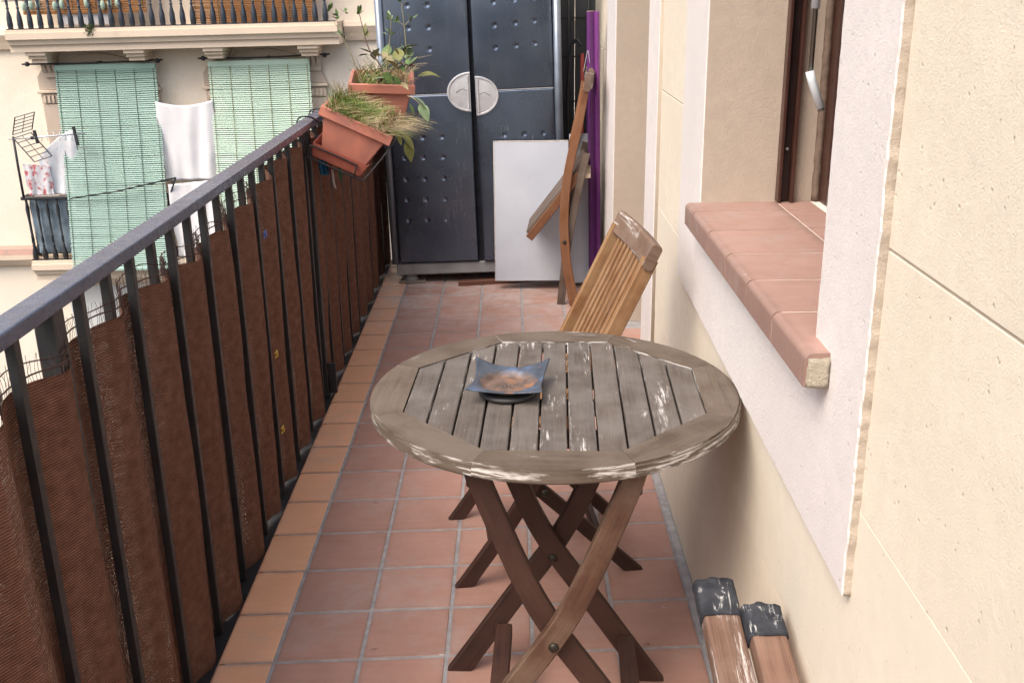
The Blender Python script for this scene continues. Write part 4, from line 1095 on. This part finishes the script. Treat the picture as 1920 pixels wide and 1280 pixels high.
cloth_strip('green_ribbon', 'dark green ribbon end hanging below the tilted planter', 'ribbon', [(-.006, .006, 0, 0), (-.006, .006, .004, -.04), (-.004, .004, .008, -.07)], MT['greencloth'], (-.690, 4.06, .890))

# ================================================================== BUILDING ACROSS THE STREET
FY = 12.5; TILT = -.0105
bd = thing('apartment_building', 'cream apartment facade with stone balconies across the street', 'building', (-3.9, FY, 0), (0, TILT, 0))
def fb(name, x0, x1, y0, y1, z0, z1, mat, bev=.008, parent=None): return box(name, x0+3.9, x1+3.9, y0-FY, y1-FY, z0, z1, mat, parent or bd, bev=bev)
fb('facade_wall', -16, 9, FY, FY+.5, -9, 7, MT['facade'], 0)
def fprism(name, poly, x0, x1, mat):
    """moulding: (y,z) profile run along x"""
    me = prism_me([(y-FY, z) for y, z in poly], x1-x0, 'x'); return obj(name, me, mat, bd, loc=(x0+3.9, 0, 0))
def slab(x0, x1, zt, yfront):
    y = yfront
    prof = [(FY-.002, zt), (y+.02, zt), (y+.02, zt-.035), (y, zt-.036), (y, zt-.105), (y+.035, zt-.125), (y+.045, zt-.165), (y+.075, zt-.17), (y+.075, zt-.245), (FY-.002, zt-.245)]
    return fprism('balcony_slab', prof, x0, x1, MT['stone'])
slab(-5.68, -1.95, 1.165, 12.0)
for (a, b) in ((-16, -5.69), (-1.94, 9)):
    fprism('string_course', [(FY-.002, 1.16), (12.40, 1.15), (12.38, 1.10), (12.42, 1.02), (12.45, .94), (FY-.002, .93)], a, b, MT['stone'])
# iron balusters
bal_prof = [(.030, 0), (.030, .025), (.034, .03), (.030, .12), (.013, .20), (.012, .212), (.022, .222), (.012, .232), (.017, .29), (.012, .36), (.018, .37), (.012, .38), (.012, .62), (.022, .80), (.012, .88), (.012, .95)]
bal = lathe_me(bal_prof, 8)
for k in range(32):
    obj('baluster', bal, MT['iron'], bd, loc=(-5.63+3.9+k*.1145, 12.07-FY, 1.175))
fb('hand_rail', -5.68, -1.97, 12.04, 12.10, 2.125, 2.16, MT['iron'])
fb('rail_bar', -5.68, -1.97, 12.060, 12.075, 1.470, 1.480, MT['iron'], 0)
fb('rail_bar', -5.68, -1.97, 12.055, 12.085, 1.167, 1.177, MT['iron'], 0)
# corbels with stepped caps and fluted shafts
for x in (-5.42, -4.30, -3.40, -2.32):
    core = fb('corbel', x-.075, x+.075, 12.42, FY-.004, .61, .788, MT['stonegrey'], .004)
    for (z0, z1, w, yf) in ((.875, .918, .118, 12.10), (.835, .874, .105, 12.14), (.790, .834, .092, 12.18)):
        sub(fb('corbel_step', x-w, x+w, yf, FY-.003, z0, z1, MT['stone'], .006), core)
    for i in range(3):
        xx_ = x-.060+i*.060
        me = prism_me([(-.14, .789), (-.003, .789), (-.003, .62), (-.05, .62), (-.11, .70)], .046, 'x'); sub(obj('corbel_flute', me, MT['stonegrey'], bd, loc=(xx_-.023+3.9, 0, 0)), core)
# door openings: arch moulding, jambs, doors
def opening(xc, hw, ztop, arch, zbot):
    pts = []
    for k in range(17):
        a = -1+2*k/16; pts.append((xc+3.9+a*(hw+.10), ztop+arch*(1-a*a)))
    for k in range(17):
        a = 1-2*k/16; pts.append((xc+3.9+a*hw, ztop-.03+(arch-.055)*(1-a*a)))
    obj('arch_moulding', prism_me(pts, .05, 'y'), MT['stonegrey'], bd, loc=(0, -.0515, 0))
    fb('door', xc-hw+.02, xc+hw-.02, FY-.02, FY-.004, zbot, ztop-.05, MT['door'], .004)
    for s in (-1, 1):
        x = xc+s*(hw+.11)
        pil = fb('pilaster', x-.10, x+.10, FY-.045, FY-.003, zbot, .30, MT['stonegrey'], .006)
        sub(fb('pilaster_frieze', x-.10, x+.10, FY-.055, FY-.003, .31, .42, MT['stonegrey'], .006), pil)
        for q_ in (-.05, 0, .05): sub(fb('frieze_bar', x+q_-.010, x+q_+.010, FY-.075, FY-.0555, .33, .405, MT['stone'], .003), pil)
        sub(fb('pilaster_cap', x-.13, x+.13, FY-.085, FY-.003, .43, .465, MT['stone'], .008), pil)
        me = prism_me([(-.11, .47), (.11, .47), (.11, .72) if s < 0 else (.03, .72), (-.03, .72) if s < 0 else (-.11, .72), (-.11, .62)], .045, 'y'); sub(obj('pilaster_head', me, MT['stonegrey'], bd, loc=(x+3.9, -.0475, 0)), pil)
opening(-4.89, .49, .70, .17, -1.5); opening(-2.92, .50, .70, .17, -1.5)
# lower balcony
slab(-5.88, -1.7, -1.515, 12.05)
fprism('string_course', [(FY-.002, -1.50), (12.36, -1.50), (12.36, -1.56), (12.42, -1.64), (FY-.002, -1.68)], -16, -5.885, MT['stone'])
fprism('coping', [(FY-.002, -1.41), (12.38, -1.43), (12.36, -1.499), (FY-.002, -1.499)], -16, -5.92, MT['redtile'])
fprism('slab_underside', [(FY-.002, -1.762), (12.22, -1.762), (12.22, -1.83), (FY-.002, -1.90)], -5.70, -1.8, MT['stone'])
bal2 = lathe_me([(r_, z_*.765) for r_, z_ in bal_prof], 8)
for k in range(34):
    if k < 6 or k > 12: obj('baluster', bal2, MT['irondark'], bd, loc=(-5.85+3.9+k*.122, 12.14-FY, -1.503))
fb('hand_rail', -5.90, -1.72, 12.115, 12.165, -.775, -.735, MT['irondark'])
fb('rail_bar', -5.90, -1.72, 12.125, 12.155, -1.512, -1.50, MT['irondark'], 0)
fb('railing_return', -5.905, -5.88, 12.17, 12.46, -.775, -.735, MT['irondark'])
for k in range(3): obj('baluster', bal2, MT['irondark'], bd, loc=(-5.89+3.9, 12.24+k*.10-FY, -1.505))
# lower storey window with white blind
fb('window', -5.68, -4.55, FY-.03, FY-.004, -3.6, -1.93, MT['blindwhite'], .004)
fb('window_head', -5.74, -4.49, FY-.09, FY-.004, -1.925, -1.87, MT['stone'], .006)

def facade_thing(name, label, cat, x, y, z): return thing(name, label, cat, (x, y, z), (0, TILT, 0))
def blind(label, x0, x1, z0, z1, y0, y1, mat, cords, sag=.01, pitch=.0235, ncord=6):
    """roll-up slat blind; y0 at top, y1 at the bottom"""
    w = (x1-x0)/2; b = facade_thing('slat_blind', label, 'blind', (x0+x1)/2, y0, z1); H_ = z1-z0
    n = int(H_/pitch); bm = bmesh.new(); rnd = random.Random(int(x0*100))
    for k in range(n):
        zc = -(k+.5)*pitch; t_ = -zc/H_; yy = (y1-y0)*t_; tl = rnd.uniform(-.002, .002); g_ = .0026 if rnd.random() > .12 else .0065
        dx = .012*math.sin(t_*3)+rnd.uniform(-.004, .004)
        nx = 6; R0, R1, R2 = [], [], []
        for i in range(nx+1):
            x = -w+2*w*i/nx+dx; zz = zc+sag*math.sin(math.pi*i/nx)*-.6+tl*(i/nx-.5)*2+.003*noise.noise((i*1.3, k*.35, x0))
            yq = yy+.012*noise.noise((i*.5, k*.06, x0))
            R0.append(bm.verts.new((x, yq+.003, zz+pitch/2-g_/2))); R1.append(bm.verts.new((x, yq-.004, zz))); R2.append(bm.verts.new((x, yq+.003, zz-pitch/2+g_/2)))
        for i in range(nx):
            bm.faces.new((R0[i], R0[i+1], R1[i+1], R1[i])); bm.faces.new((R1[i], R1[i+1], R2[i+1], R2[i]))
    bmesh.ops.recalc_face_normals(bm, faces=bm.faces)
    o = obj('slats', finish(bm, 'slats'), mat, b, kind='stuff')
    m = o.modifiers.new('t', 'SOLIDIFY'); m.thickness = .003
    for i in range(ncord):
        x = -w*.95+1.9*w*i/(ncord-1)
        tube('cord', [(x+.012*math.sin(k/8*3), (y1-y0)*k/8-.010, -H_*k/8) for k in range(9)], .0034, cords, b, 4)
    box('head_roll', -w, w, -.02, .02, -.055, .012, mat, b, bev=.008)
    box('bottom_bar', -w, w, (y1-y0)-.012, (y1-y0)+.012, -H_-.02, -H_+.015, mat, b, bev=.004)
    return b
blind('dark mint green slat blind hanging over the left lower balcony', -5.335, -4.155, -1.60, .735, 12.33, 11.92, MT['blindgreen'], MT['cord'])
blind('pale green slat blind right of the white sheet', -3.545, -2.365, -1.60, .755, 12.33, 11.94, MT['blindpale'], MT['stem'])
blind('orange brown slat blind with green trim, left on the upper balcony', -5.555, -4.16, 1.33, 2.9, 12.25, 12.22, MT['blindorange'], MT['cord'], pitch=.018)
blind('orange brown slat blind, right on the upper balcony', -3.65, -2.24, 1.17, 2.9, 12.25, 12.22, MT['blindorange'], MT['cord'], pitch=.018)
for x0, x1, z, lb in ((-5.70, -4.06, .765, 'thin iron blind rod above the dark mint blind'), (-3.65, -2.12, .80, 'thin iron blind rod above the pale green blind')):
    r_ = facade_thing('blind_rod', lb, 'rod', (x0+x1)/2, 12.32, z)
    w = (x1-x0)/2; tube('rod', [(-w, 0, 0), (0, 0, -.008), (w, 0, .012)], .011, MT['irondark'], r_)
    for s in (-1, 1): obj('rod_end', lathe_me([(.012, -.03), (.028, -.01), (.028, .01), (.012, .03)], 10), MT['irondark'], r_, loc=(s*(w-.06), 0, .0), rot=(0, math.pi/2, 0))
    for s in (-.8, .05, .8): bar('rod_bracket', (s*w, .01, 0), (s*w, .175, .0), .014, .014, MT['irondark'], r_)
# scalloped green ornaments on the left orange blind
for k, x in enumerate((-5.51, -5.43, -5.35, -5.16, -5.08, -4.80, -4.62, -4.54, -4.45)):
    o = obj('paper_lantern', lathe_me([(.012, -.05), (.026, -.03), (.03, 0), (.026, .03), (.012, .05)], 8), MT['blindpale'], loc=(x, 12.19, 1.395+.012*(k % 3)))
    tag(o, ('first', 'second', 'third', 'fourth', 'fifth', 'sixth', 'seventh', 'eighth', 'last')[k]+' mint ornament from the left, on the left orange blind', 'ornament', 'mint ornaments on the left orange blind')
# white board and ledge behind the upper balusters
tag(box('white_crate', -5.18, -4.55, 12.24, 12.30, 1.18, 1.33, MT['sheet'], bev=.01), 'low white panel below the left orange blind', 'panel')
# hanging weed on slab
def tuft(name, label, loc, n, r, hang):
    bm = bmesh.new()
    for k in range(n):
        a = random.uniform(0, 6.28); p = Vector((math.cos(a), math.sin(a)*.5, 0))*random.uniform(0, r)+Vector((0, 0, random.uniform(-hang, r*.9)))
        d = Vector((random.uniform(-1, 1), random.uniform(-1, 1), random.uniform(-1, 1))).normalized()*.02; e = d.cross(Vector((.3, .5, .8))).normalized()*.009
        bm.faces.new([bm.verts.new(p-d), bm.verts.new(p+e), bm.verts.new(p+d), bm.verts.new(p-e)])
    return tag(obj(name, finish(bm, 'tuft'), MT['leaf'], loc=loc), label, 'plant')
tuft('weed_tuft', 'small green weed growing from the upper balcony slab', (-4.74, 12.0, 1.15), 90, .06, .07)
# white sheet between the blinds
def sheet(name, label, cat, x0, x1, z0, z1, y, mat, top=lambda u: 0, amp=.03, nx=40, nz=30, lean=0.0):
    bm = bmesh.new(); G_ = []
    for j in range(nz+1):
        v_ = j/nz; row = []
        for i in range(nx+1):
            u = i/nx; x = (x0+(x1-x0)*u)-(x0+x1)/2 + .02*noise.noise((v_*3, x0, 0))*(1-2*u)
            zt = z1+top(u); z = zt+(z0-zt)*v_
            row.append(bm.verts.new((x, amp*noise.noise((u*4.5+x0, v_*1.6, 3))+amp*.5*math.sin(u*19+v_*2)*(.3+v_*.7)-lean*v_, z-z1)))
        G_.append(row)
    for j in range(nz):
        for i in range(nx): bm.faces.new((G_[j][i], G_[j][i+1], G_[j+1][i+1], G_[j+1][i]))
    o = obj(name, finish(bm, 'sheet', True), mat, loc=((x0+x1)/2, y, z1), rot=(0, TILT, 0))
    s_ = o.modifiers.new('t', 'SOLIDIFY'); s_.thickness = .004
    return tag(o, label, cat)
sheet('white_sheet', 'plain white sheet hung between the two green blinds', 'sheet', -4.18, -3.50, -.60, .33, 12.22, MT['sheet'], lambda u: -.10*4*u*(1-u)*.55)
sheet('white_sheet', 'lower white sheet draped over the balcony rail below the hung sheet', 'sheet', -4.10, -3.45, -1.50, -.62, 12.08, MT['sheet'], lambda u: .05*u, .045)
sheet('rail_cover', 'blue grey cover tied behind the left lower balcony bars', 'cover', -5.83, -5.20, -1.47, -.78, 12.20, MT['sheetgrey'], lambda u: 0, .03)
tg = sheet('printed_cloth', 'pale printed cloth drying on the left lower balcony', 'cloth', -5.62, -5.14, -.74, .02, 12.16, MT['print'], lambda u: -.34*(1-u)**1.6, .03)
sheet('floral_cloth', 'small red and white floral cloth on the left lower balcony corner', 'cloth', -5.80, -5.48, -.74, -.36, 12.13, MT['floral'], lambda u: -.03*u, .02)
# drying bar to the right
lr = facade_thing('drying_bar', 'thin bent metal drying bar in front of the dark mint blind', 'drying rack', -4.3, 12.0, -.62)
tube('bar', [(-.95, 0, -.13), (-.4, 0, -.06), (.33, 0, .085)], .010, MT['irondark'], lr); tube('bar', [(.33, 0, .085), (.20, .10, -.14)], .010, MT['irondark'], lr)
# television antenna
an = facade_thing('tv_antenna', 'television antenna with grid reflector on the left lower balcony', 'antenna', -5.80, 12.02, -.75)
tube('mast', [(.0, 0, 0), (.0, 0, .36), (.005, 0, .72)], .014, MT['irondark'], an)
def grid_wing(o_, a_, b_):
    o_, a_, b_ = Vector(o_), Vector(a_), Vector(b_); bm = bmesh.new()
    for i in range(3): tube_bm(bm, [o_+b_*i/2, o_+b_*i/2+a_], .008 if i != 1 else .005, 4)
    for j in range(6): tube_bm(bm, [o_+a_*j/5, o_+a_*j/5+b_], .0045, 4)
    return obj('reflector_grid', finish(bm, 'grid'), MT['irondark'], an)
grid_wing((.005, 0, .74), (.085, -.05, .20), (.18, .12, .045))
grid_wing((.005, 0, .70), (.22, -.05, -.27), (.16, .12, .045))
tube('boom', [(-.05, 0, .69), (.35, 0, .71), (.84, 0, .735)], .010, MT['handle'], an)
for x, h in ((.28, .075), (.74, .11)): bar('dipole', (x, 0, .71-h), (x-.02, 0, .71+h), .03, .03, MT['irondark'], an)
bar('feed_box', (.21, 0, .70), (.245, 0, .70), .035, .035, MT['irondark'], an)
for k in range(6): tube('director', [(.34+k*.07, -.02, .66), (.335+k*.07, .02, .78)], .004, MT['handle'], an, 4)
